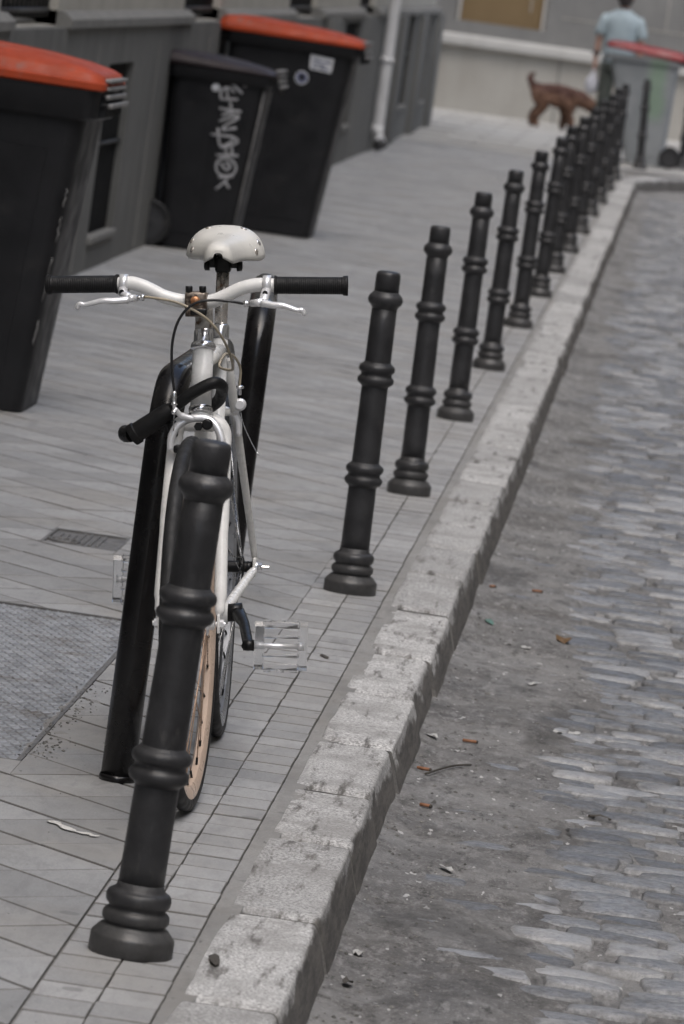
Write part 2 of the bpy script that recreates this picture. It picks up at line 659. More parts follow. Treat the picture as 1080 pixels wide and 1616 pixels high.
# pavement bed (joint sand) up to the kerb, following the corner
edge = []
t = 0.0
while t <= 53.2:
    p, th = kerb_path(t - 4.4)
    edge.append((p.x - (KX - KI) * math.cos(th) + .012, p.y + (KX - KI) * math.sin(th), -.0060))
    t += .8
bed = MB()
left = [(WALLX - .3, e[1], -.0060) for e in edge]
vs, fs = [], []
for a, b in zip(left, edge):
    vs += [a, b]
for i in range(len(edge) - 1):
    fs.append((2 * i, 2 * i + 1, 2 * i + 3, 2 * i + 2))
bed.add(vs, fs)
pavement = structure(bed.build('pavement', GAP))

# ---- pavement tiles: 20 cm cement tiles laid diagonally
SQ = .2
MAN = (-2.28, -1.075, 10.14, 12.46)        # x0, x1, y0, y1 of the large service cover
HAT = (-1.488, -1.293, 13.78, 14.12)       # small cover


def clip(poly, ax, val, keep_less):
    out = []
    n = len(poly)
    for i in range(n):
        a, b = poly[i], poly[(i + 1) % n]
        ia = (a[ax] <= val) == keep_less
        ib = (b[ax] <= val) == keep_less
        if ia:
            out.append(a)
        if ia != ib:
            k = (val - a[ax]) / (b[ax] - a[ax])
            out.append((a[0] + (b[0] - a[0]) * k, a[1] + (b[1] - a[1]) * k))
    return out


def outside(polys, rc):
    res = []
    for p in polys:
        xs = [q[0] for q in p]
        ys = [q[1] for q in p]
        if max(xs) <= rc[0] or min(xs) >= rc[1] or max(ys) <= rc[2] or min(ys) >= rc[3]:
            res.append(p)
            continue
        res.append(clip(p, 0, rc[1], False))
        p = clip(p, 0, rc[1], True)
        res.append(clip(p, 0, rc[0], True))
        p = clip(p, 0, rc[0], False)
        res.append(clip(p, 1, rc[2], True))
        res.append(clip(p, 1, rc[3], False))
    return [q for q in res if len(q) >= 3 and abs(area(q)) > 4e-4]


def area(p):
    return .5 * sum(p[i][0] * p[(i + 1) % len(p)][1] - p[(i + 1) % len(p)][0] * p[i][1] for i in range(len(p)))


def tile_into(mb, poly, ztop, tilt=(0, 0), bev=.0013, depth=.016):
    """a tile: top face, small chamfer, sides. poly is in local metres"""
    cx = sum(p[0] for p in poly) / len(poly)
    cy = sum(p[1] for p in poly) / len(poly)
    if area(poly) < 0:
        poly = poly[::-1]
    n = len(poly)
    top, mid, bot = [], [], []
    for x, y in poly:
        d = math.hypot(x - cx, y - cy) or 1
        k = max(0, 1 - bev * 1.3 / d)
        z = ztop + tilt[0] * (x - cx) + tilt[1] * (y - cy)
        top.append((cx + (x - cx) * k, cy + (y - cy) * k, z))
        mid.append((x, y, z - bev))
        bot.append((x, y, ztop - depth))
    fs, fd = [list(range(n))], []
    for i in range(n):
        j = (i + 1) % n
        fd.append((n + i, n + j, j, i))
        fd.append((2 * n + i, 2 * n + j, n + j, n + i))
    mb.add(top + mid + bot, fs)
    b = len(mb.v) - 3 * n
    for f in fd:          # chamfer and sides take the joint colour
        mb.f.append([q + b for q in f])
        mb.sm.append(False)
        mb.mi.append(1)


C45 = math.sqrt(.5)
tiles = []
g1, g2 = .0042, .0010        # wide joints one way, tight the other
for i in range(-70, 330):
    for j in range(-330, 70):
        # lattice axes: a along (+1,+1), b along (+1,-1)
        u, w = i * SQ, j * SQ
        cx, cy = (u + w) * C45 - 1.5, (u - w) * C45 + 6.0
        if not (-2.8 < cx < -.6 and 6.6 < cy < 50.5):
            continue
        ha, hb = SQ / 2 - g1, SQ / 2 - g2
        ca = [(-ha, -hb), (ha, -hb), (ha, hb), (-ha, hb)]
        poly = [(cx + (a + b) * C45, cy + (a - b) * C45) for a, b in ca]
        full = True
        if max(p[0] for p in poly) > PADX[0] - .002:
            poly = clip(poly, 0, PADX[0] - .002, True)
            full = False
        if len(poly) < 3 or abs(area(poly)) < 4e-4:
            continue
        ps = outside(outside([poly], MAN), HAT)
        for q in ps:
            tiles.append((cy, cx, q, full and len(ps) == 1 and len(q) == 4 and abs(area(q)) > .036))


def seen(x, y, m=.1):
    """inside the picture (with a margin, metres)"""
    w = V((x, y, 0)) - V((0, 0, 1.56))
    d = w.dot(CF)
    px = 540 + 8750 * w.dot(CX) / d
    py = 808 + 8750 * w.dot(CDN) / d
    k = 8750 / d * m
    return -k < px < 1080 + k and -k < py < 1616 + k


tiles.sort(key=lambda q: q[0])
proto_tiles = []
for k in range(8):
    rr = random.Random(k)
    mb = MB()
    ha, hb = SQ / 2 - g1, SQ / 2 - g2
    loc = [((a + b) * C45, (a - b) * C45) for a, b in ((-ha, -hb), (ha, -hb), (ha, hb), (-ha, hb))]
    tile_into(mb, loc, 0, (rr.uniform(-.0028, .0028), rr.uniform(-.0028, .0028)))
    proto_tiles.append(mb.mesh('paving_tile', [TILE, GAP], fix=False))
rest = MB()
count = 0
for cy, cx, poly, full in tiles:
    dz = random.uniform(-.0007, .0007)
    if count < 295 and seen(cx, cy):
        count += 1
        if full:
            put('paving_tile', random.choice(proto_tiles), pavement, (cx, cy, dz))
        else:
            mb = MB()
            tile_into(mb, [(x - cx, y - cy) for x, y in poly], 0)
            put('paving_tile', mb.mesh('paving_tile', [TILE, GAP], fix=False), pavement, (cx, cy, dz))
    else:
        tile_into(rest, poly, dz, (random.uniform(-.0028, .0028), random.uniform(-.0028, .0028)))
stuff(rest.build('paving_tiles_beyond', [TILE, GAP], pavement, fix=False))

# ---- border: two columns of small pads along the kerb
rest = MB()
count = 0
pads = []
PITCH = .118
for col in range(2):
    y = 6.7 + col * .02
    k = 0
    while y < 49.5:
        gap = .0075 if k % 6 == 0 else .004
        pads.append((y, col, gap))
        y += PITCH
        k += 1
pads.sort()
pm = []
for col in range(2):
    for k in range(5):
        rr = random.Random(50 + k)
        w = PADX[col + 1] - PADX[col]
        mb = MB()
        a = w / 2 - .0009
        b0, b1 = -PITCH / 2 + .0036, PITCH / 2 - .0036
        j = [rr.uniform(-.0012, .0012) for _ in range(8)]
        tile_into(mb, [(-a + j[0], b0 + j[1]), (a + j[2], b0 + j[3]), (a + j[4], b1 + j[5]), (-a + j[6], b1 + j[7])], 0,
                  (rr.uniform(-.004, .004), rr.uniform(-.005, .005)), .0015)
        pm.append(mb.mesh('border_tile', [PAD, GAP], fix=False))
for y, col, gap in pads:
    cx = (PADX[col] + PADX[col + 1]) / 2 - .0006 * (y - 10)
    dz = random.uniform(-.0007, .0007) + .001
    if count < 298 and seen(cx, y):
        count += 1
        put('border_tile', pm[col * 5 + random.randrange(5)], pavement, (cx, y + gap - .004, dz))
    else:
        w = (PADX[col + 1] - PADX[col]) / 2 - .0009
        b = PITCH / 2 - .0036
        tile_into(rest, [(cx - w, y - b), (cx + w, y - b), (cx + w, y + b), (cx - w, y + b)], dz,
                  (random.uniform(-.004, .004), random.uniform(-.005, .005)), .0015)
stuff(rest.build('border_tiles_beyond', [PAD, GAP], pavement, fix=False))

# mortar fillet between the pads and the kerb, ragged
mb = MB()
vs, fs = [], []
N = 1500
for i in range(N):
    y = 6.6 + i * .029
    x0 = PADX[2] - .0006 * (y - 10) + .001
    x1 = KI - .0006 * (y - 10) + .02
    h = -.0026 + .0008 * nz(x0, y, 0, 5) + .0006 * nz(1, y, 5, 17)
    for k in range(4):
        x = x0 + (x1 - x0) * k / 3
        vs.append((x + .002 * nz(y, k, 3, 23), y, h + .0012 * nz(x, y, 2, 30)))
for i in range(N - 1):
    for k in range(3):
        fs.append((i * 4 + k, i * 4 + k + 1, (i + 1) * 4 + k + 1, (i + 1) * 4 + k))
mb.add(vs, fs, True)
mb.build('mortar_joint', MORTAR, pavement, fix=False)

# ------------------------------------------------------------------ kerb stones
kerb = structure(empty('kerb'))


def kerb_stone(i, t0, ln):
    """one rough granite kerb stone; local frame at the outer top edge"""
    p, th = kerb_path(t0 + ln / 2)
    rr = random.Random(900 + i)
    near = t0 < 16
    ny = max(6, int(ln / (.022 if near else .08)))
    W = KX - KI
    bev = rr.uniform(.008, .016)
    # section from inner bottom, over the top to the outer bottom (x, z)
    sec = [(-W - .002, -.06), (-W - .003, -.006), (-W + .003, -.0005)]
    for k in range(1, 6):
        sec.append((-W + .003 + (W - .003 - bev) * k / 6, 0))
    for k in range(0, 5):
        a = math.pi / 2 * k / 4
        sec.append((-bev + bev * math.sin(a), -bev + bev * math.cos(a)))
    for k in range(1, 8):
        z = -bev - (.15 - bev) * k / 7
        sec.append((.034 * (-z - bev) / .12, z))
    sx, sz = rr.uniform(-.004, .004), rr.uniform(-.003, .003)
    tl = rr.uniform(-.003, .003)
    seed = i * 7.3
    vs, fs = [], []
    m = len(sec)
    for a in range(ny + 1):
        y = -ln / 2 + ln * a / ny
        e = min(a, ny - a) / ny * ln
        rnd = .009 * math.exp(-e / .016)
        for (x, z) in sec:
            on_top = z > -.02
            amp = .0022 if on_top else .0034
            q = V((x * 10 + seed, y * 3.2, z * 10))
            dd = mnoise.noise(q) * amp + mnoise.noise(q * 2.7) * amp * .35
            X, Z = x, z
            if on_top:
                Z += dd * .8 - rnd * (1.0 if a in (0, ny) else .7)
            if x > -.03:
                X += dd * .25 - rnd * .12
                big = mnoise.noise(V((seed, y * 1.8, z * 9)))
                X += .0042 * big
            if x < -W + .01:
                X += .005 * mnoise.noise(V((seed + 9, y * 4, 0)))
            vs.append((X + sx, y + (.003 * mnoise.noise(q * 2) if a in (0, ny) else 0), Z + sz + tl * y))
    for a in range(ny):
        for k in range(m - 1):
            fs.append((a * m + k, a * m + k + 1, (a + 1) * m + k + 1, (a + 1) * m + k))
    mb = MB().add(vs, fs, True)
    mb.add([vs[k] for k in range(m)], [list(range(m))], mi=1)      # both ends in the joint colour
    mb.add([vs[ny * m + k] for k in range(m)], [list(range(m))[::-1]], mi=1)
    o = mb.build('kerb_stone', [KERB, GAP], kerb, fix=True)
    o.location = p
    o.rotation_euler = (0, 0, -th)


t, i = -.4, 0
joints = []
fixed = [2.02, 2.83, 3.44, 4.1, 4.9, 5.64, 6.55, 7.4]     # joints that the photograph shows (y - 6.9)
rk = random.Random(4)
js = [-.4, .5, 1.2] + fixed
while js[-1] < 46.5:
    js.append(js[-1] + rk.uniform(.62, .98))
for i in range(len(js) - 1):
    kerb_stone(i, js[i] + .010, js[i + 1] - js[i] - .020)
mb = MB()          # bedding behind and under the stones so that joints are closed
vs, fs = [], []
for i in range(60):
    p, th = kerb_path(-.5 + i * .82)
    c, s_ = math.cos(th), math.sin(th)
    for dx, z in ((-.14, -.016), (-.016, -.02), (.004, -.16)):
        vs.append((p.x + dx * c, p.y - dx * s_, z))
for i in range(59):
    for k in range(2):
        fs.append((i * 3 + k, i * 3 + k + 1, (i + 1) * 3 + k + 1, (i + 1) * 3 + k))
mb.add(vs, fs)
mb.build('kerb_bedding', MORTAR, kerb)

# ------------------------------------------------------------------ road: gutter dirt over worn setts
def cob_w(x, y):
    """0 in the silted gutter, 1 where the setts lie bare"""
    b = -.085 + .10 * nz(0, y, 3, .8) + .05 * nz(x, y, 7, 3.0) + .004 * (y - 10) * (-1 if y > 13 else .5)
    b -= .10 * max(0, min(1, (y - 13) / 8))
    k = (x - b) / .16 + .5
    k = max(0, min(1, k))
    return k * k * (3 - 2 * k)


def dirt_z(x, y):
    w = cob_w(x, y)
    z = -.0985 - .0112 * w
    z += .0044 * nz(x, y, 1, 2.6) + .0034 * nz(x, y, 2, 7) + .0014 * nz(x, y, 4, 18) + .0005 * nz(x, y, 6, 50)
    z += .010 * max(0, 1 - (x + .41) / .05) if x < -.36 else 0
    return z


xs = [-.45 + .0125 * i for i in range(60)]
while xs[-1] < 6:
    xs.append(xs[-1] + max(.02, (xs[-1] - .2) * .25))
ys = [6.6]
while ys[-1] < 56:
    y = ys[-1]
    ys.append(y + (.022 if y < 20 else .06 if y < 32 else .25))
vs = [(x, y, dirt_z(x, y)) for y in ys for x in xs]
n = len(xs)
fs = []
for j in range(len(ys) - 1):
    for i in range(n - 1):
        x, y = xs[i], ys[j]
        if y > ARC_Y0 - 1:
            p, th = kerb_path(max(0, y - 6.9))
            dy = (y + .25 - ARC_Y0)
            if dy > 0 and dy < ARC_R:
                lim = KX - .022 + ARC_R - math.sqrt(ARC_R ** 2 - dy ** 2)
                if x < lim - .06:
                    continue
            elif dy >= ARC_R:
                continue
        fs.append((j * n + i, j * n + i + 1, (j + 1) * n + i + 1, (j + 1) * n + i))
road = structure(MB().add(vs, fs, True).build('road', ROAD, fix=False))


def sett_mesh(k):
    rr = random.Random(300 + k)
    a, b = rr.uniform(.066, .088), rr.uniform(.046, .053)
    us = [-1, -.93, -.55, 0, .55, .93, 1]
    ws = [-1, -.88, -.4, .3, .88, 1]
    nx, ny = len(us) - 1, len(ws) - 1
    vs, fs = [], []
    cut = [rr.uniform(.86, 1.0) for _ in range(4)]
    tx, ty = rr.uniform(-.0015, .0015), rr.uniform(-.002, .002)
    for w in ws:
        for u in us:
            c4 = cut[(u > 0) * 2 + (w > 0)]
            sh = 1 - (1 - c4) * abs(u * w)
            edge = (abs(u) > .95) + (abs(w) > .95)
            z = -.0045 * edge - .0022 * (u * u + w * w) + .0026 * mnoise.noise(V((u * 1.7 + k * 5, w * 1.3, k))) + tx * u + ty * w
            jx = .010 * mnoise.noise(V((u * 1.3, w * 2.4, k + 40.)))
            jy = .008 * mnoise.noise(V((u * 2.4, w * 1.3, k + 80.)))
            vs.append((u * a * sh + jx, w * b * sh + jy, z))
    for j in range(ny):
        for i in range(nx):
            q = j * (nx + 1) + i
            fs.append((q, q + 1, q + nx + 2, q + nx + 1))
    ringi = [i for i in range(nx + 1)] + [(j + 1) * (nx + 1) - 1 for j in range(1, ny + 1)] + \
            [ny * (nx + 1) + i for i in range(nx - 1, -1, -1)] + [j * (nx + 1) for j in range(ny - 1, 0, -1)]
    b0 = len(vs)
    for q in ringi:
        x, y, z = vs[q]
        vs.append((x * 1.02, y * 1.02, -.05))
    for i in range(len(ringi)):
        j = (i + 1) % len(ringi)
        fs.append((ringi[i], b0 + i, b0 + j, ringi[j]))
    return vs, fs


setts = [sett_mesh(k) for k in range(14)]
sett_me = [MB().add(v_, f_, True).mesh('sett', COBBLE, fix=True) for v_, f_ in setts]
spots = []
y, row = 7.0, 0
while y < 46:
    x = -.40 + random.uniform(0, .15)
    while x < 1.3:
        ln = random.uniform(.12, .215)
        spots.append((y + random.uniform(-.012, .012), x + ln / 2))
        x += ln
    y += random.uniform(.095, .112)
    row += 1
rest = MB()
count = 0
for y, x in spots:
    if x < -.37:
        continue
    z = -.1028 + random.gauss(0, .0026) + .003 * nz(x, y, 9, 1.2)
    k = random.randrange(14)
    rz = random.gauss(0, .05) + (math.pi if random.random() < .5 else 0)
    vis = seen(x, y, .05)
    if y > ARC_Y0 - .5 and x < KX + ARC_R - math.sqrt(max(0, ARC_R ** 2 - max(0, y - ARC_Y0) ** 2)) + .12:
        continue
    if z + .004 < dirt_z(x, y) - .006:
        continue
    rx, ry = random.gauss(0, .03), random.gauss(0, .015)
    if vis and count < 298 and y < 27 and x > -.36:
        count += 1
        put('sett', sett_me[k], road, (x, y, z), (rx, ry, rz))
    else:
        M4 = Matrix.Translation((x, y, z)) @ Matrix.Rotation(rz, 4, 'Z') @ Matrix.Rotation(rx, 4, 'X')
        v_, f_ = setts[k]
        rest.add([M4 @ V(q) for q in v_], f_, True)
stuff(rest.build('setts_beyond', COBBLE, road, fix=False))

# ------------------------------------------------------------------ far pavement across the side street
mb = MB()
vs, fs = [], []
for i in range(40):
    y = 49.0 + i * (61.2 - 49.0) / 39
    dy = min(max(0, y - ARC_Y0), ARC_R)
    x1 = (KX - .022 + ARC_R - math.sqrt(max(0, ARC_R ** 2 - dy ** 2)) - (KX - KI)) if y < ARC_Y0 + ARC_R - .02 else 16
    vs += [(-16 if y > 54 else WALLX - .2, y, .006), (x1, y, .006)]
for i in range(39):
    fs.append((2 * i, 2 * i + 1, 2 * i + 3, 2 * i + 2))
mb.add(vs, fs)
far_pave = structure(mb.build('far_pavement', FARPAVE))

# large slabs of the far pavement, joints recessed
rest = MB()
for j in range(14):
    for i in range(-4, 8):
        x0, y0 = -2.6 + i * .6 + (.3 if j % 2 else 0), 50.2 + j * .78
        dy = min(max(0, y0 - ARC_Y0), ARC_R - .01)
        lim = KX - .022 + ARC_R - math.sqrt(ARC_R ** 2 - dy ** 2) - (KX - KI) - .05
        if x0 + .6 > lim or (x0 < WALLX and y0 < 54.2) or y0 + .78 > 61:
            continue
        tile_into(rest, [(x0 + .006, y0 + .006), (x0 + .594, y0 + .006), (x0 + .594, y0 + .774), (x0 + .006, y0 + .774)],
                  .016 + random.uniform(-.002, .002), bev=.004)
stuff(rest.build('far_slabs', [FARPAVE, GAP], far_pave, fix=False))

# ------------------------------------------------------------------ service covers in the pavement
def clip_line(p, d, rc):
    t0, t1 = -1e9, 1e9
    for ax in (0, 1):
        lo, hi = rc[2 * ax], rc[2 * ax + 1]
        if abs(d[ax]) < 1e-9:
            if not lo <= p[ax] <= hi:
                return None
            continue
        a, b = (lo - p[ax]) / d[ax], (hi - p[ax]) / d[ax]
        t0, t1 = max(t0, min(a, b)), min(t1, max(a, b))
    if t1 - t0 < .02:
        return None
    return (p[0] + d[0] * t0, p[1] + d[1] * t0), (p[0] + d[0] * t1, p[1] + d[1] * t1)


cover = empty('service_cover', ((MAN[0] + MAN[1]) / 2, (MAN[2] + MAN[3]) / 2, 0))
tag(cover, 'large steel service cover with diamond tread pattern set in the pavement', 'manhole cover')
hw, hh = (MAN[1] - MAN[0]) / 2, (MAN[3] - MAN[2]) / 2
MB().box((0, 0, -.012), (2 * hw - .03, 2 * hh - .04, .016)).build('plate', PLATE, cover)
fr = MB()
for sx in (-1, 1):
    fr.box((sx * (hw - .006), 0, -.006), (.008, 2 * hh, .012))
    fr.box((0, sx * (hh - .006), -.0062), (2 * hw - .022, .010, .012))
fr.build('frame', HATCH, cover)
rd = MB()
rc = (-hw + .022, hw - .022, -hh + .028, hh - .028)
for sgn in (-1, 1):
    d = V((sgn * .0165, .044)).normalized()
    nrm = V((d.y, -d.x))
    for k in range(-75, 76):
        seg = clip_line((nrm.x * k * .0235, nrm.y * k * .0235), d, rc)
        if not seg:
            continue
        (x0, y0), (x1, y1) = seg
        wv = nrm * .0028
        z0, z1 = -.0042, (-.0012 if sgn > 0 else -.0014)
        rd.add([(x0 - wv.x, y0 - wv.y, z0), (x0, y0, z1), (x0 + wv.x, y0 + wv.y, z0),
                (x1 - wv.x, y1 - wv.y, z0), (x1, y1, z1), (x1 + wv.x, y1 + wv.y, z0)],
               [(0, 1, 4, 3), (1, 2, 5, 4)])
stuff(rd.build('tread_ridges', PLATE, cover))

hat = empty('water_hatch', ((HAT[0] + HAT[1]) / 2, (HAT[2] + HAT[3]) / 2, 0))
tag(hat, 'small dark cast iron hatch with raised ribs in the paving', 'hatch')
hw, hh = (HAT[1] - HAT[0]) / 2, (HAT[3] - HAT[2]) / 2
MB().box((0, 0, -.012), (2 * hw - .012, 2 * hh - .012, .014)).build('lid', HATCH, hat)
fr = MB()
for sx in (-1, 1):
    fr.box((sx * (hw - .004), 0, -.006), (.008, 2 * hh - .002, .014))
    fr.box((0, sx * (hh - .005), -.006), (2 * hw - .018, .009, .0135))
fr.build('frame', HATCH, hat)
for k in range(7):
    MB().box((-.07 + .018 * k, .02 if k > 2 else .0, -.0035), (.007, 2 * hh - (.10 if k > 2 else .16), .006), bev=.002).build('rib', HATCH, hat)
MB().ring(.038, [(-.004, -.003), (.004, -.003), (.004, .003), (-.004, .003)], 28,
          Matrix.Translation((-.048, -.06, -.003)) @ Matrix.Rotation(math.pi / 2, 4, 'Y')).build('ring_mark', HATCH, hat)

# ------------------------------------------------------------------ buildings
def wall_with_holes(mb, x0, x1, ya, yb, za, zb, holes, mi=0):
    """solid wall between x0 and x1 (a slab along y) with rectangular openings (y0,y1,z0,z1)"""
    yc = sorted(set([ya, yb] + [h[0] for h in holes] + [h[1] for h in holes]))
    for a, b in zip(yc[:-1], yc[1:]):
        hs_ = sorted([(h[2], h[3]) for h in holes if h[0] <= a and h[1] >= b])
        z = za
        for h0, h1 in hs_:
            if h0 > z:
                mb.box(((x0 + x1) / 2, (a + b) / 2, (z + h0) / 2), (x1 - x0, b - a, h0 - z), mi=mi)
            z = h1
        if zb > z:
            mb.box(((x0 + x1) / 2, (a + b) / 2, (z + zb) / 2), (x1 - x0, b - a, zb - z), mi=mi)


bld = empty('street_building', (WALLX, 24, 0))
tag(bld, 'grey plinth building with basement openings lining the left pavement', 'building')
BY0, BY1 = -14.0, 53.9
low = [(24.55, 25.62, .12, .93), (31.5, 32.6, .14, .95), (40.2, 41.9, .25, 1.06), (48.3, 49.5, .26, 1.15), (51.7, 52.7, .24, 1.15)]
upp = [(20.9, 22.75, 1.104, 3.1), (28.2, 30.2, 1.104, 3.1), (35.2, 37.6, 1.104, 3.1), (42.2, 43.9, 1.104, 3.1), (12.0, 14.2, 1.104, 3.1)]
off = V((WALLX, 24, 0))


def bpart(mb, name, m, par=bld, **kw):
    return mb.build(name, m, par, xf=Matrix.Translation(-off) if par is bld else None, **kw)


w = MB()
wall_with_holes(w, WALLX - .35, WALLX, BY0, BY1, -.05, 1.10, low)
bpart(w, 'plinth', PLINTH)
w = MB()
wall_with_holes(w, WALLX - .40, WALLX - .05, BY0, BY1 - .05, 1.10, 12.5, upp)
bpart(w, 'wall', UPWALL)
w = MB()
w.box((WALLX - 6.0, (BY0 + BY1) / 2 - .1, 6.0), (11.0, BY1 - BY0 - .4, 12.2))
bpart(w, 'core', DARK)
# sloping ledge along the top of the plinth
sec = [(WALLX - .30, 1.10), (WALLX + .018, 1.10), (WALLX + .018, 1.135), (WALLX - .02, 1.165), (WALLX - .30, 1.165)]
ye = [BY0] + [q for h in sorted(upp) for q in h[:2]] + [BY1 + .03]
for y0, y1 in zip(ye[0::2], ye[1::2]):
    w = MB()
    w.add([(x, y0, z) for x, z in sec] + [(x, y1, z) for x, z in sec],
          [(0, 1, 6, 5), (1, 2, 7, 6), (2, 3, 8, 7), (3, 4, 9, 8), (4, 3, 2, 1, 0), (5, 6, 7, 8, 9)])
    bpart(w, 'ledge', LEDGE)
# pilasters and a base course
for y0, y1 in ((33.5, 34.2), (38.0, 39.1), (45.3, 46.3), (46.9, 47.7), (50.2, 51.2), (53.2, 53.95), (18.5, 19.2)):
    bpart(MB().box((WALLX + .02, (y0 + y1) / 2, .545), (.05, y1 - y0, 1.10), bev=.006), 'pilaster', PLINTH)
# plinth slabs told apart by their joints
for k in range(14):
    y = 16.2 + k * 2.62
    if any(h[0] - .05 < y < h[1] + .05 for h in low):
        continue
    bpart(MB().box((WALLX + .0015, y, .52), (.006, .02, 1.0)), 'joint_strip', LEDGE)
for (y0, y1, z0, z1) in low:
    f = bpart(MB().box((WALLX - .045, (y0 + y1) / 2, (z0 + z1) / 2), (.02, y1 - y0, z1 - z0)), 'vent_window', DARK)
    s_ = MB().box((WALLX - .008, (y0 + y1) / 2, z0 + .017), (.05, y1 - y0 - .01, .035), bev=.006)
    q = s_.build('sill', LEDGE, f, xf=Matrix.Translation(-off))
    for k in range(1):
        b = MB().tube([(WALLX - .022, y0 + .005, z0 + (z1 - z0) * .55), (WALLX - .022, y1 - .005, z0 + (z1 - z0) * .55)], .008, 8)
        b.build('bar', GRILLE, f, xf=Matrix.Translation(-off))
for (y0, y1, z0, z1) in upp:
    f = bpart(MB().box((WALLX - .28, (y0 + y1) / 2, (z0 + z1) / 2), (.02, y1 - y0, z1 - z0)), 'window', DARK)
    MB().box((WALLX - .20, (y0 + y1) / 2, z0 + .006), (.13, y1 - y0 - .01, .012), bev=.003).build('sill', LEDGE, f, xf=Matrix.Translation(-off))
    for z in (z0 + .06, z0 + .17, z0 + .9, z1 - .3):
        MB().tube([(WALLX - .09, y0 + .003, z), (WALLX - .09, y1 - .003, z)], .011, 8).build('bar', GRILLE, f, xf=Matrix.Translation(-off))
    k = y0 + .12
    while k < y1:
        MB().tube([(WALLX - .09, k, z0 + .03), (WALLX - .09, k, z1)], .008, 6).build('bar', GRILLE, f, xf=Matrix.Translation(-off))
        k += .14
# drainpipe with its shoe
PX = WALLX + .068
pts = spline([(PX, 44.7, 9.0), (PX, 44.7, 1.0), (PX, 44.7, .22), (PX + .01, 44.7, .13), (PX + .045, 44.68, .07)], 6)
pp = bpart(MB().tube(pts, .048, 16), 'drainpipe', PIPE)
for z in (.75, 2.6):
    MB().ring(.052, [(-.004, -.02), (.004, -.02), (.004, .02), (-.004, .02)], 20,
              Matrix.Translation((PX, 44.7, z)) @ Matrix.Rotation(math.pi / 2, 4, 'Y')).build('clamp', PIPE, pp, xf=Matrix.Translation(-off))
MB().tube([(PX + .02, 44.69, .10), (PX + .056, 44.675, .045)], [.051, .054], 16).build('shoe', GRILLE, pp, xf=Matrix.Translation(-off))

# building on the other side of the narrow street (its shade falls on the scene)
ob = empty('opposite_building', (4.6, 20, 0))
tag(ob, 'beige building facing the pavement across the narrow street', 'building')
oo = Matrix.Translation(-V((4.6, 20, 0)))
w = MB()
ow = [(2.0 + 3.4 * k, 3.4 + 3.4 * k, 1.3 + 3.4 * j, 3.3 + 3.4 * j) for k in range(-4, 13) for j in range(3)]
wall_with_holes(w, 4.6, 5.0, -16, 48, -.15, 11.5, ow)
w.build('wall', UPWALL, ob, xf=oo)
MB().box((5.3, 16, 5.6), (.5, 63.8, 11.4)).build('core', DARK, ob, xf=oo)
MB().box((4.585, 16, .42), (.06, 64.04, 1.1), bev=.01).build('plinth', PLINTH, ob, xf=oo)

# building across the side street
fb = empty('corner_building', (-1.0, 61.2, 0))
tag(fb, 'pale stone building across the far end with tan board in its window', 'building')
fo = Matrix.Translation(-V((-1.0, 61.2, 0)))
FY = 61.2
MB().box((0, FY + .5, .33), (36, 1.0, .78)).build('plinth', FARW, fb, xf=fo)
for k in range(-9, 10):          # joints between the plinth slabs
    MB().box((-1.6 + k * 1.45, FY - .001, .34), (.02, .006, .76)).build('joint_strip', FARU, fb, xf=fo)
MB().box((0, FY + .45, .785), (36, 1.06, .13), bev=.02).build('ledge', FARL, fb, xf=fo)
MB().box((0, FY + .50, .905), (36, 1.0, .11)).build('band', FARU, fb, xf=fo)
w = MB()
wo_ = [(-2.81, -1.82, 1.0, 3.2), (1.2, 2.6, 1.0, 3.2), (-7, -5.4, 1.0, 3.2)]
xc = sorted([-18, 18] + [q for h in wo_ for q in h[:2]])
for a, b in zip(xc[:-1], xc[1:]):
    hole = [h for h in wo_ if h[0] <= a and h[1] >= b]
    if hole:
        h = hole[0]
        w.box(((a + b) / 2, FY + .5, (.96 + h[2]) / 2), (b - a, .98, h[2] - .96))
        w.box(((a + b) / 2, FY + .5, (h[3] + 12) / 2), (b - a, .98, 12 - h[3]))
    else:
        w.box(((a + b) / 2, FY + .5, 6.48), (b - a, .98, 11.04))
w.build('wall', FARU, fb, xf=fo)
for k in range(1, 4):
    for j in range(-8, 12):
        MB().box((-1.2 + j * 1.5 + (.7 if k % 2 else 0), FY + .008, .96 + k * .42), (.012, .006, .40)).build('joint_strip', FARW, fb, xf=fo)
    MB().box((5.6, FY + .009, .96 + (k - .5) * .42), (14.5, .006, .012)).build('joint_strip', FARW, fb, xf=fo)
for h in wo_:
    f = MB().box(((h[0] + h[1]) / 2, FY + .10, (h[2] + h[3]) / 2), (h[1] - h[0], .03, h[3] - h[2])).build('window_board', TANP, fb, xf=fo)
    for sx in (0, 1):
        MB().box((h[sx] + (.03 if sx == 0 else -.03), FY + .06, (h[2] + h[3]) / 2), (.03, .05, h[3] - h[2])).build('frame', FARL, f, xf=fo)

# ------------------------------------------------------------------ bollards
def torus_prof(z, r0, rt, h):
    """profile points of one rounded ring round a shaft of radius r0"""
    out = []
    for k in range(9):
        a = -math.pi / 2 + math.pi * k / 8
        out.append((r0 + (rt - r0) * math.cos(a), z + h * math.sin(a)))
    return out


def shaft_r(z):
    return .0365 + (.0310 - .0365) * z / .75


bm_base = MB().lathe([(.0640, 0), (.0655, .002), (.0655, .026), (.0645, .0295), (.0635, .031), (.053, .043), (.0455, .0465)] +
                     torus_prof(.0585, .043, .0525, .0118)[1:-1] + [(.043, .0725)] +
                     torus_prof(.087, .043, .0510, .0122)[1:] + [(.0375, .104), (.0362, .112)], 36).mesh('base', IRON)
bm_shaft = MB().lathe([(shaft_r(.108), .108)] + [(shaft_r(.15 + .1 * k), .15 + .1 * k) for k in range(6)] + [(shaft_r(.735), .735)], 32).mesh('shaft', IRON)


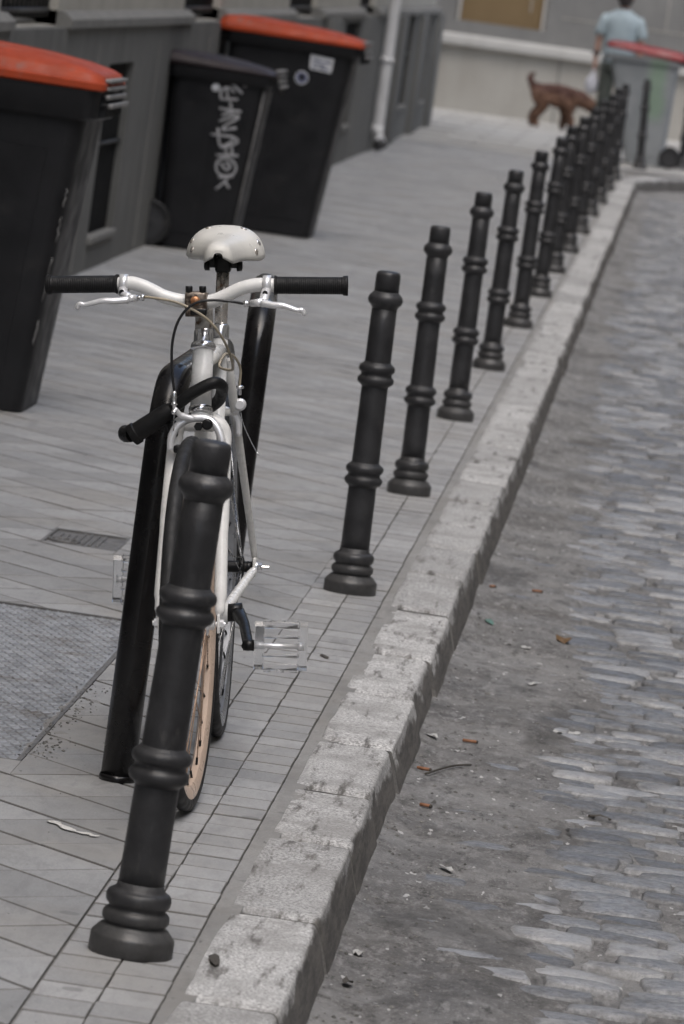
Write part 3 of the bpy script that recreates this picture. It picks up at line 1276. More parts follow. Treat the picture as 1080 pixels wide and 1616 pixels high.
def collar_mesh(z):
    r = shaft_r(z) + .0005
    p = [(r, z - .031)] + [(r + .0022, z - .0275)] + torus_prof(z - .0145, r + .001, r + .0125, .0118)[1:-1] + \
        torus_prof(z + .0145, r + .001, r + .0120, .0118)[1:-1] + [(r + .0022, z + .0275), (r, z + .031)]
    return MB().lathe(p, 32).mesh('collar', IRON)


bm_c1, bm_c2 = collar_mesh(.295), collar_mesh(.545)
bm_c3 = MB().lathe([(shaft_r(.70), .708), (.0330, .713)] + torus_prof(.7305, .0325, .0430, .0145)[1:-1] +
                   [(.0335, .747), (.0305, .751)], 32).mesh('collar', IRON)
bm_cap = MB().lathe([(.0305, .746), (.0303, .786), (.0296, .793), (.0272, .7985), (.020, .8012), (.0, .802)], 32).mesh('cap', IRON)


def make_bollard(loc, rot=(0, 0, 0)):
    b = empty('bollard', loc, rot)
    put('base', bm_base, b)
    put('shaft', bm_shaft, b)
    for m_ in (bm_c1, bm_c2, bm_c3):
        put('collar', m_, b)
    put('cap', bm_cap, b)
    return b


ordn = ['second', 'third', 'fourth', 'fifth', 'sixth', 'seventh', 'eighth', 'ninth', 'tenth', 'eleventh', 'twelfth',
        'thirteenth', 'fourteenth']
GR = 'black bollards along the kerb'
b = make_bollard((-.684, 8.374, 0), (0, R(1.6), 0))
tag(b, 'nearest black cast iron bollard, large, in front of the white bicycle', 'bollard', GR)
for k, (x, y) in enumerate([(-.691, 13.615), (-.697, 16.37), (-.698, 19.33), (-.690, 22.03), (-.676, 24.94), (-.668, 27.61),
                            (-.666, 30.09), (-.655, 32.6), (-.652, 35.3), (-.655, 38.26), (-.645, 40.75), (-.640, 43.5),
                            (-.634, 46.1)]):
    b = make_bollard((x, y, 0), (R(random.uniform(-1, 1)), R(random.uniform(-.9, .9)), random.uniform(0, 6)))
    tag(b, f'black cast iron bollard, {ordn[k]} from the camera in the kerbside row', 'bollard', GR)
b = make_bollard((-.468, 49.7, .006), (0, R(-2.5), 0))
tag(b, 'black bollard standing alone in front of the grey bin', 'bollard', GR)
b = make_bollard((-.105, 51.2, .006))
tag(b, 'black bollard at the right picture edge past the grey bin wheel', 'bollard', GR)

# ------------------------------------------------------------------ bicycle racks
def make_rack(x, y0, y1, ztop, label, rust=False):
    o = empty('bicycle_rack', (x, (y0 + y1) / 2, 0))
    tag(o, label, 'bicycle rack', 'black hoop bicycle racks')
    r, br = .0315, .105
    zc = ztop - r
    h = (y1 - y0) / 2
    pts = [(0, -h, -.02), (0, -h, .2), (0, -h, zc - br)]
    for k in range(1, 9):
        a = math.pi / 2 * k / 8
        pts.append((0, -h + br - br * math.cos(a), zc - br + br * math.sin(a)))
    for k in range(0, 9):
        a = math.pi / 2 * (1 - k / 8)
        pts.append((0, h - br + br * math.cos(a), zc - br + br * math.sin(a)))
    pts += [(0, h, zc - br - .01), (0, h, .2), (0, h, -.02)]
    MB().tube(pts, r, 28).build('hoop', HOOP, o)
    if rust:      # paint rubbed off below the lock
        MB().tube([(0.006, -h - .0006, .612), (0.006, -h - .0008, .645)], r - .0045, 28, cap=False).build('worn_band', WORN, o)
    for s_ in (-1, 1):
        MB().lathe([(.034, 0), (.0345, .006), (.0325, .012)], 28, Matrix.Translation((0, s_ * h, 0))).build('foot_ring', HOOP, o)
    return o


make_rack(-.889, 10.075, 11.16, .772, 'black hoop rack the bicycle leans on and is locked to', True)
rk2 = make_rack(-.945, 12.33, 13.42, .772, 'black hoop rack behind the white saddle and right handlebar grip')
rk2.rotation_euler = (0, 0, R(4.2))

# ------------------------------------------------------------------ bicycle
YAW, LEAN = R(1.8), R(6.25)
bd = V((-math.sin(YAW), math.cos(YAW), 0))
bl = V((math.cos(YAW), math.sin(YAW), 0))
bu = V((0, 0, 1))
U2 = bu * math.cos(LEAN) - bl * math.sin(LEAN)
L2 = bl * math.cos(LEAN) + bu * math.sin(LEAN)
BM = Matrix((L2, bd, U2)).transposed()
bike = empty('bicycle', (-.7375, 9.838, .0015), BM.to_euler())
tag(bike, 'white single speed bicycle with flat bars leaning on the rack', 'bicycle')
# bike frame coordinates: x lateral (picture right), y backwards from the front contact, z up in the bike plane
AXD = V((0, .2874, .9578))
AXP = V((0, .150, .7075))
DEL = R(3.6)
ST = Matrix.Translation(AXP) @ Matrix.Rotation(-DEL, 4, AXD) @ Matrix.Translation(-AXP)
WR, WB = .337, .98


def ax(t):      # point of the steering axis at height t
    return AXP + AXD * ((t - AXP.z) / AXD.z)


def make_wheel(name, mat4, rim_m, spoke_m, label, od, cog=False):
    wl = empty(name)
    wl.parent = bike
    wl.matrix_local = mat4
    wl['label'] = label
    tr = .0145
    prof = [(tr * math.cos(a), tr * .95 * math.sin(a)) for a in [2 * math.pi * k / 14 for k in range(14)]]
    MB().ring(WR - tr, prof, 96).build('tyre', RUBBER, wl)
    rp = [(-.030, -.006), (-.030, .006), (-.021, .0105), (-.008, .0115), (-.006, .0095), (-.014, .007),
          (-.014, -.007), (-.006, -.0095), (-.008, -.0115), (-.021, -.0105)]
    MB().ring(WR - tr, rp, 96).build('rim', rim_m, wl, sharp=35)
    hb = MB().lathe([(.008, -.046), (.011, -.044), (.011, -.036), (.021, -.034), (.021, -.030), (.012, -.027), (.0115, 0),
                     (.012, .027), (.021, .030), (.021, .034), (.011, .036), (.011, .044), (.008, .046)], 20,
                    Matrix.Rotation(math.pi / 2, 4, 'Y') @ Matrix.Scale(od, 4, V((0, 0, 1))))
    hb.build('hub', ALU if not cog else BLKM, wl, sharp=30)
    Rr = WR - tr - .030
    ms = []
    for side in (-1, 1):
        for lead in (-1, 1):
            th = lead * R(62)
            a = V((side * .032 * od, .019 * math.sin(th), .019 * math.cos(th)))
            e = V((side * .001, 0, Rr))
            mb = MB().tube([a, e], .0011, 6)
            dn = (e - a).normalized()
            mb.tube([e - dn * .014, e + dn * .002], .0022, 8, mi=1)
            ms.append(mb.mesh('spoke', [spoke_m, BLKM]))
    for k in range(32):
        o = put('spoke', ms[k % 4], wl)
        o.rotation_euler = (2 * math.pi * k / 32, 0, 0)
    return wl


FWM = ST @ Matrix.Translation((0, 0, WR))
fw = make_wheel('wheel', FWM, RIMTAN, SPOKET, 'front wheel with tan rim and spokes', 1.0)
rw = make_wheel('wheel', Matrix.Translation((0, WB, WR)), RIMGRY, SPOKES, 'rear wheel with grey rim', 1.25, True)
for s_ in (-1, 1):
    MB().lathe([(.0045, -.004), (.0045, .014)], 10, Matrix.Translation((s_ * .052, 0, 0)) @ Matrix.Rotation(s_ * math.pi / 2, 4, 'Y')).lathe(
        [(.0085, .003), (.0085, .011)], 6, Matrix.Translation((s_ * .052, 0, 0)) @ Matrix.Rotation(s_ * math.pi / 2, 4, 'Y')).build('axle_nut', ALU, fw, sharp=30)

# frame tubes
HT0, HT1 = ax(.7165), ax(.818)
BBC = V((0, .575, .2915))
SAX = V((0, .296, 1.0)).normalized()
STT = BBC + SAX * ((.812 - BBC.z) / SAX.z)
fr = MB()
fr.tube([HT0, HT1], .0192, 28)
fr.build('head_tube', WHITE, bike)
TTJ = STT - SAX * .035
MB().tube([ax(.792), TTJ], .0145, 20).build('top_tube', WHITE2, bike)
MB().tube([ax(.738), BBC + V((0, -.01, .01))], .0155, 20).build('down_tube', WHITE, bike)
MB().tube([BBC, STT], .0150, 20).build('seat_tube', WHITE, bike)
MB().lathe([(.0165, 0), (.0168, .004), (.0168, .024), (.0158, .028)], 24, align(STT - SAX * .012, STT + SAX * .02)).build('seat_collar', CHROME, bike)
MB().lathe([(.0155, -.006), (.0195, -.004), (.0195, .004), (.0155, .006)], 24, align(STT - SAX * .036, STT)).build('rubber_band', BLKM, bike)
MB().tube([BBC + V((-.036, 0, 0)), BBC + V((.036, 0, 0))], .021, 24).build('bottom_bracket', WHITE, bike)
for s_ in (-1, 1):
    MB().tube(spline([STT + V((s_ * .016, .012, -.050)), STT + V((s_ * .024, .04, -.12)), V((s_ * .060, WB - .012, WR + .05)), V((s_ * .064, WB, WR + .012))], 6),
              [.0085] * 6 + [.0088 - .00035 * k for k in range(7)] + [.0062, .0058, .0054, .0051, .0048, .0045], 18).build('seat_stay', WHITE2, bike)
    MB().tube(spline([BBC + V((s_ * .026, .01, .0)), V((s_ * .034, BBC.y + .10, .300)), V((s_ * .058, WB - .10, .328)), V((s_ * .063, WB - .012, WR - .006))], 6),
              [.0112 - .0002 * k for k in range(19)], 20).build('chain_stay', WHITE, bike)
    MB().box((s_ * .064, WB, WR), (.006, .03, .038), bev=.002).build('dropout', WHITE2, bike)
    m_ = Matrix.Translation((s_ * .067, WB, WR)) @ Matrix.Rotation(s_ * math.pi / 2, 4, 'Y')
    MB().lathe([(.0125, 0), (.0125, .003), (.0095, .004)], 16, m_).lathe([(.0092, .0042), (.0092, .012)], 6, m_).lathe(
        [(.0038, .010), (.0036, .026)], 10, m_).build('axle_nut', CHROME, bike, sharp=30)
    MB().lathe([(.010, .0), (.0115, .004), (.0115, .014)], 16, Matrix.Translation((s_ * .046, WB, WR)) @ Matrix.Rotation(s_ * math.pi / 2, 4, 'Y')).build('lock_nut', BLKM, bike)
MB().tube([STT + V((-.02, .05, -.155)), STT + V((.02, .05, -.155))], .0075, 12).build('brake_bridge', WHITE2, bike)

# headset
def lat(prof, a, b, name, m, xf=None, seg=28, sharp=40):
    return MB().lathe(prof, seg, align(a, b)).build(name, m, bike, xf=xf, sharp=sharp)


lat([(.0195, -.004), (.0215, -.001), (.0220, .004), (.0205, .008), (.0185, .010), (.0190, .013)], ax(.7075), ax(.80), 'headset_lower', CHROME)
lat([(.0195, -.003), (.0225, .000), (.0230, .005), (.0215, .010), (.0195, .012)], ax(.818), ax(.9), 'headset_upper', CHROME)
lat([(.0178, .011), (.0180, .013), (.0180, .033), (.0172, .035)], ax(.818), ax(.9), 'lock_ring', CHROME, ST, 12)
# stem: quill, neck and clamp
st = MB().tube([ax(.851), ax(.868), ax(.888) + V((0, -.012, 0)), V((-.004, .155, .904))], [.0165, .0165, .0165, .015], 24)
st.build('stem', STEMM, bike, xf=ST)
BC = V((-.005, .130, .9085))
cl = MB().box(BC + V((0, -.012, 0)), (.040, .030, .036), bev=.006)
cl.box(BC + V((0, .016, -.002)), (.038, .030, .034), bev=.006)
cl.box(BC + V((0, -.018, -.019)), (.036, .022, .016), bev=.004)
CLAMPM = simple('clamp_rusty_dark', (.20, .165, .135), .42, .5, .3, 90, .2, 200, dirt=(.05, .035, .028), dirt_lo=.45, dirt_hi=.62, dirt_scale=80)
clo = cl.build('stem_clamp', CLAMPM, bike, xf=ST)
for sx in (-1, 1):
    for z, ln in ((.018, .012), (-.026, .010)):
        MB().lathe([(.0062, 0), (.0066, .002), (.0066, ln - .002), (.0058, ln)], 12,
                   Matrix.Translation(BC + V((sx * .0125, -.020, z - ln / 2 + .004)))).build('bolt', BLKM, clo, xf=ST)
MB().lathe([(.0085, 0), (.0085, .004), (.006, .0065), (.0, .007)], 16, Matrix.Translation(BC + V((.0, -.027, .002))) @ Matrix.Rotation(math.pi / 2, 4, 'X')).build('copper_bolt', COPPER, clo, xf=ST)
MB().box(BC + V((.006, -.026, -.018)), (.030, .010, .012), bev=.003).build('face_plate', BLKM, clo, xf=ST)
# handlebar
hbp = [(-.276, .145, .9335), (-.200, .140, .9340), (-.140, .134, .9372), (-.122, .132, .9385), (-.095, .130, .9300), (-.066, .130, .9160), (-.035, .130, .9085),
       (-.005, .130, .9075), (.022, .130, .9085), (.048, .130, .9190), (.076, .130, .9325), (.104, .132, .9390), (.130, .134, .9385), (.19, .140, .9380), (.262, .145, .9385)]
MB().tube(spline(hbp, 6), .0126, 20).build('handlebar', WHITE, bike, xf=ST)


def grip(a, b, name='grip'):
    a, b = V(a), V(b)
    ln = (b - a).length
    pr = [(.0160, 0), (.0178, .0005), (.0178, .004), (.0160, .005)]
    k = .007
    while k < ln - .012:
        pr += [(.0160, k), (.0153, k + .0010), (.0153, k + .0016), (.0160, k + .0026)]
        k += .0034
    pr += [(.0160, ln - .009), (.0180, ln - .0085), (.0180, ln - .006), (.0170, ln - .0055), (.0182, ln - .005), (.0182, ln - .001), (.0172, ln), (.0, ln + .0005)]
    MB().lathe(pr, 24, align(a, b)).build(name, GRIP, bike, xf=ST, sharp=60)


grip((-.149, .1345, .9370), (-.2815, .1455, .9333))
grip((.134, .1345, .9385), (.267, .1455, .9388))


def lever(sx, cx, cz, piv, tip, barrel):
    """brake lever: clamp round the bar, bracket, blade, cable barrel"""
    c = V((cx, .1335, cz))
    br = MB().ring(.0150, [(-.0024, -.008), (.0028, -.007), (.0028, .007), (-.0024, .008)], 28, Matrix.Translation(c))
    p = V(piv)
    br.tube([c + V((0, -.013, -.008)), c + V((-sx * .001, -.024, -.016)), p + V((0, .004, .004)), p], [.0085, .0088, .0085, .0075], 12, flat=.75)
    br.tube([p, p + (V(barrel) - p) * .6], [.0078, .0062], 12)
    o = br.build('brake_lever_bracket', ALU, bike, xf=ST)
    MB().lathe([(.0055, 0), (.0058, .002), (.0058, .008), (.0042, .0085), (.0042, .012), (.0062, .0125), (.0062, .019), (.003, .021)], 12,
               align(p + (V(barrel) - p) * .45, V(barrel))).build('barrel_adjuster', CHROME, o, xf=ST)
    MB().lathe([(.0042, 0), (.0048, .001), (.0048, .004)], 12, Matrix.Translation(c + V((0, -.030, -.013))) @ Matrix.Rotation(math.pi / 2, 4, 'X')).build('bolt', BLKM, o, xf=ST)
    t_ = V(tip)
    mid = p.lerp(t_, .5) + V((0, -.004, .003))
    bp = spline([p + V((-sx * .002, 0, -.002)), p.lerp(t_, .25) + V((0, -.004, -.0005)), mid, p.lerp(t_, .82) + V((0, -.001, .001)), t_ + V((-sx * .004, .001, .004)), t_ + V((sx * .001, .002, -.0060))], 5)
    n_ = len(bp)
    rr = [.0088 - .0030 * min(1, k / (n_ * .55)) for k in range(n_)]
    rr[-1] = .0035
    MB().tube(bp, rr, 12, flat=.8).build('brake_lever', ALU, o, xf=ST)


lever(-1, -.1385, .9372, (-.126, .088, .9135), (-.2165, .080, .8985), (-.103, .098, .9150))
lever(1, .1215, .9388, (.120, .088, .9105), (.1945, .080, .8935), (.082, .098, .9060))

# fork
cr = ax(.690)
fk = MB()
fk.tube([ax(.712), ax(.690)], [.0165, .0180], 20)
fk.box(cr + V((0, 0, -.004)), (.064, .030, .030), bev=.010)
for s_ in (-1, 1):
    fk.tube(spline([cr + V((s_ * .022, 0, .004)), cr + V((s_ * .040, -.004, -.012)), cr + V((s_ * .0455, -.012, -.045)),
                    V((s_ * .050, .070, .520)), V((s_ * .054, .022, .400)), V((s_ * .0545, .004, .352))], 5),
            [.0140] * 10 + [.0128] * 6 + [.0115] * 6 + [.0092] * 3 + [.0058], 16)
    fk.box((s_ * .0535, 0, .338), (.005, .018, .034), bev=.0015)
fk.build('fork', WHITE, bike, xf=ST)

# front brake caliper
fb_ = MB()
arch = spline([(-.0475, .098, .640), (-.0465, .099, .662), (-.036, .102, .684), (-.012, .106, .697), (.016, .107, .697), (.034, .104, .684), (.044, .100, .662), (.045, .098, .642)], 5)
fb_.tube(arch, .0072, 12, flat=.75)
fb_.tube(spline([(-.040, .088, .716), (-.028, .096, .703), (-.006, .104, .696)], 5), [.005] * 5 + [.0062] * 6, 10)
fbo = fb_.build('brake_caliper', ALU, bike, xf=ST)
for s_ in (-1, 1):
    MB().box((s_ * .028 - .003, .096, .643), (.020, .030, .014), bev=.004).build('brake_pad', BLKM, fbo, xf=ST)
MB().lathe([(.009, 0), (.010, .003), (.010, .012), (.007, .015)], 14, Matrix.Translation((.019, .104, .688)) @ Matrix.Rotation(math.pi / 2, 4, 'X')).lathe(
    [(.008, 0), (.008, .014)], 6, Matrix.Translation((.003, .104, .684)) @ Matrix.Rotation(math.pi / 2, 4, 'X')).build('pivot_bolt', BLKM, fbo, xf=ST)
MB().lathe([(.0045, -.016), (.0055, -.014), (.0055, -.010), (.0032, -.009), (.0032, .000), (.0062, .001), (.0062, .004), (.004, .006), (.0048, .010), (.0048, .022), (.003, .026)], 12,
           align((-.0405, .088, .722), (-.0405, .088, .8))).build('barrel_adjuster', CHROME, fbo, xf=ST)
MB().tube([(-.0405, .088, .716), (-.0415, .088, .676)], .0010, 6).build('inner_cable', SPOKES, fbo, xf=ST)
# rear brake caliper
rb_ = MB().tube(spline([(-.036, .79, .610), (-.034, .79, .640), (-.014, .79, .660), (.014, .79, .660), (.034, .79, .645), (.037, .79, .610)], 5), .0065, 10, flat=.75)
rb_.tube([(.030, .785, .655), (.037, .785, .678)], .006, 10)
rb_.lathe([(.011, 0), (.012, .004), (.012, .012), (.008, .015)], 16, Matrix.Translation((.0385, .787, .6725)) @ Matrix.Rotation(math.pi / 2, 4, 'X'))
rbo = rb_.build('brake_caliper', ALU, bike)
MB().lathe([(.004, 0), (.0042, .012), (.0085, .013), (.0085, .017), (.0045, .019)], 14, align((.036, .79, .690), (.036, .79, .74))).build('barrel_adjuster', CHROME, rbo)
MB().tube(spline([(.038, .785, .672), (.044, .78, .64), (.060, .775, .605), (.0745, .77, .580)], 5), .0010, 6).build('inner_cable', SPOKES, rbo)
MB().tube([(.0735, .77, .5825), (.077, .77, .576)], .0016, 6).build('cable_end', ALU, rbo)
# cables
MB().tube(spline([(.084, .098, .9065), (.060, .088, .911), (.028, .085, .913), (.002, .082, .909), (-.020, .082, .894), (-.036, .083, .868),
                  (-.0445, .085, .830), (-.0445, .087, .785), (-.0405, .088, .748)], 7), .0026, 10).build('front_brake_cable', CABLEB, bike, xf=ST)
MB().tube(spline([(-.103, .098, .9150), (-.080, .090, .9135), (-.050, .086, .909), (-.020, .084, .898), (.012, .090, .878), (.036, .110, .848), (.050, .16, .812),
                  (.052, .23, .785), (.044, .31, .772), (.018, .40, .772), (.016, .58, .780), (.020, .70, .775), (.030, .755, .762), (.037, .785, .740), (.036, .79, .708)], 7),
          .0025, 10).build('rear_brake_cable', CABLET, bike)

# seat post and saddle
SP1 = BBC + SAX * ((.952 - BBC.z) / SAX.z)
MB().tube([STT - SAX * .01, SP1], .0124, 20).build('seat_post', RUSTCHR, bike)
sc = MB().box(SP1 + V((0, 0, -.008)), (.030, .046, .034), bev=.006)
sc.tube([SP1 + V((-.036, 0, -.012)), SP1 + V((.036, 0, -.012))], .005, 10)
for s_ in (-1, 1):
    sc.lathe([(.0105, 0), (.0105, .009), (.007, .011)], 6, Matrix.Translation(SP1 + V((s_ * .026, 0, -.012))) @ Matrix.Rotation(s_ * math.pi / 2, 4, 'Y'))
    sc.box(SP1 + V((s_ * .020, 0, -.002)), (.014, .036, .026), bev=.004)
sco = sc.build('seat_clamp', BLKM, bike)
for s_ in (-1, 1):
    MB().tube(spline([(s_ * .010, .615, .968), (s_ * .018, .66, .962), (s_ * .021, .74, .955), (s_ * .024, .80, .956), (s_ * .040, .85, .975)], 5), .0035, 8).build('rail', BLKM, sco)
stn = [(.583, .010, .978, .010), (.587, .020, .985, .022), (.598, .0265, .990, .031), (.625, .0295, .9925, .036), (.67, .031, .9935, .038), (.715, .037, .994, .038),
       (.755, .049, .997, .041), (.79, .064, 1.002, .048), (.82, .0735, 1.0075, .054), (.845, .0765, 1.0115, .057), (.863, .0735, 1.0135, .054),
       (.876, .064, 1.0115, .046), (.884, .045, 1.007, .034), (.888, .02, 1.002, .02)]


def sad_pt(st_, ph, sink=0.0):
    s_, w_, z_, d_ = st_
    a = abs(ph)
    x = w_ * math.sin(a * math.pi / 2) ** .92 * (1 if ph >= 0 else -1)
    z = z_ - d_ * (1 - math.cos(a * math.pi / 2)) ** 1.15
    return V((x * (1 - sink * 12), s_, z - sink))


rings = []
NPH = 24
for st_ in stn:
    top = [sad_pt(st_, -1 + 2 * k / NPH) for k in range(NPH + 1)]
    bot = [sad_pt(st_, 1 - 2 * k / NPH, .005) for k in range(NPH + 1)]
    rings.append(top + bot)
sad = MB().loft(rings).build('saddle', SADDLE, bike)
for ph, k in ((-.84, 7), (-.66, 8), (-.27, 9), (.27, 9), (.66, 8), (.84, 7)):
    p = sad_pt(stn[k], ph)
    p2 = sad_pt(stn[k], ph + .02) - p
    p3 = sad_pt(stn[k + 1], ph) - sad_pt(stn[k - 1], ph)
    nrm = p2.cross(p3)
    if nrm.z < 0:
        nrm = -nrm
    nrm.normalize()
    # slightly forward so that it shows as on the photograph
    M4 = Matrix.Translation(p - nrm * .0004) @ nrm.to_track_quat('Z', 'Y').to_matrix().to_4x4()
    MB().lathe([(.0068, 0), (.0068, .0012), (.005, .0022), (0, .0026)], 14, M4).build('rivet', CHROME if ph > 0 and k == 8 else RUSTCHR, sad)

# cranks, chainring, chain, pedals
CA = math.atan2(.0425, .145)
CD = V((0, -math.cos(CA), -math.sin(CA)))
for s_ in (1, -1):
    d = CD * s_
    a = BBC + V((s_ * .052, 0, .004))
    b_ = BBC + V((s_ * .082, 0, 0)) + d * .151
    ck = MB()
    ck.tube([BBC + V((s_ * .034, 0, 0)), a + V((s_ * .012, 0, 0))], .017, 16)
    ck.tube([a, a + d * .02 + V((s_ * .006, 0, 0)), a + d * .06 + V((s_ * .018, 0, 0)), b_ - d * .01, b_ + d * .006], [.0155, .0145, .0105, .0105, .0115], 14, flat=.8)
    ck.tube([b_ + V((-s_ * .008, 0, 0)), b_ + V((s_ * .012, 0, 0))], .0105, 14)
    ck.build('crank', BLKM, bike)
    pc = b_ + V((s_ * .0625, 0, 0))
    tilt = Matrix.Translation(pc) @ Matrix.Rotation(R(-8), 4, 'X')
    pd = MB()
    for q in (-1, 1):
        # end plates: rounded outline
        ringp = []
        for xo in (-.009, .009):
            ringp.append([V((q * .0405 + xo, (.0125 + .001 * (xo * q > 0)) * sgn_y, z)) for sgn_y, z in
                          [(-1, -.036), (-.6, -.045), (.6, -.045), (1, -.036), (1, .036), (.6, .045), (-.6, .045), (-1, .036)]])
        pd.loft(ringp, True, False)
        pd.box((0, 0, q * .039), (.0695, .022, .013), bev=.003)
        for k in (-1, 0, 1):
            pd.box((k * .025, 0, q * .0465), (.014, .019, .0055), bev=.001)
        pd.box((0, 0, q * .0175), (.0695, .010, .007), bev=.002)
    po = pd.build('pedal', CLEAR, bike, xf=tilt)
    MB().lathe([(.0072, -.050), (.0072, -.034), (.0046, -.032), (.0046, .030), (.0078, .032), (.0078, .044)], 16, tilt @ Matrix.Rotation(s_ * math.pi / 2, 4, 'Y')).build('spindle', ALU, po)
teeth = []
for k in range(88):
    a = 2 * math.pi * k / 88
    r_ = .0895 + (.003 if k % 2 else 0)
    teeth.append((r_ * math.cos(a), r_ * math.sin(a)))
MB().loft([[V((-.045, BBC.y + y, BBC.z + z)) for y, z in teeth], [V((-.042, BBC.y + y, BBC.z + z)) for y, z in teeth]], True, False).build('chainring', BLKM, bike)
MB().lathe([(.034, -.002), (.034, .002)], 36, Matrix.Translation((-.0435, WB, WR)) @ Matrix.Rotation(math.pi / 2, 4, 'Y')).build('rear_cog', BLKM, bike)
ch = [V((-.0435, BBC.y, BBC.z + .0905)), V((-.0435, WB, WR + .035)), V((-.0435, WB + .035, WR)), V((-.0435, WB, WR - .035)), V((-.0435, BBC.y, BBC.z - .0905)), V((-.0435, BBC.y - .0905, BBC.z)), V((-.0435, BBC.y, BBC.z + .0905))]
MB().tube(ch, .0038, 6).build('chain', BLKM, bike)

# ------------------------------------------------------------------ lock
lk = empty('cable_lock', (-.89, 9.99, .66))
tag(lk, 'thick black cable lock tying the head tube to the rack hoop', 'lock')
lo = Matrix.Translation(-V((-.89, 9.99, .66)))
cab = spline([(-.885, 9.962, .689), (-.862, 9.955, .711), (-.838, 9.947, .736), (-.812, 9.946, .7555), (-.797, 9.950, .7625), (-.787, 9.966, .758), (-.786, 9.990, .748),
              (-.795, 10.035, .722), (-.832, 10.075, .690), (-.855, 10.118, .668), (-.890, 10.127, .655), (-.932, 10.105, .648), (-.947, 10.06, .645), (-.950, 10.015, .645)], 6)
MB().tube(cab, [.0112] * len(cab), 16).build('cable', LOCKM, lk, xf=lo)
MB().lathe([(.0195, 0), (.0205, .002), (.0205, .012), (.0180, .014), (.0170, .07), (.0150, .085), (.0122, .092)], 24, align((-.936, 9.968, .6445), (-.876, 9.960, .697))).build('barrel', LOCKM, lk, xf=lo, sharp=40)
MB().tube(spline([(-.952, 10.018, .644), (-.948, 9.992, .643), (-.938, 9.982, .646)], 5), .0145, 14).build('bolt_end', BLKM, lk, xf=lo)
MB().lathe([(.008, -.01), (.010, 0), (.0105, .012), (.007, .018)], 14, align((-.862, 9.965, .664), (-.868, 9.962, .69))).build('key_cap', LOCKM, lk, xf=lo)

# ------------------------------------------------------------------ wheeled bins
def rrect(x0, x1, y0, y1, z, r, n=4, zslope=0.0):
    out = []
    for cx, cy, a0 in ((x1 - r, y1 - r, 0), (x0 + r, y1 - r, 90), (x0 + r, y0 + r, 180), (x1 - r, y0 + r, 270)):
        for k in range(n + 1):
            a = R(a0 + 90 * k / n)
            x = cx + r * math.cos(a)
            out.append(V((x, cy + r * math.sin(a), z + zslope * (x - x0))))
    return out


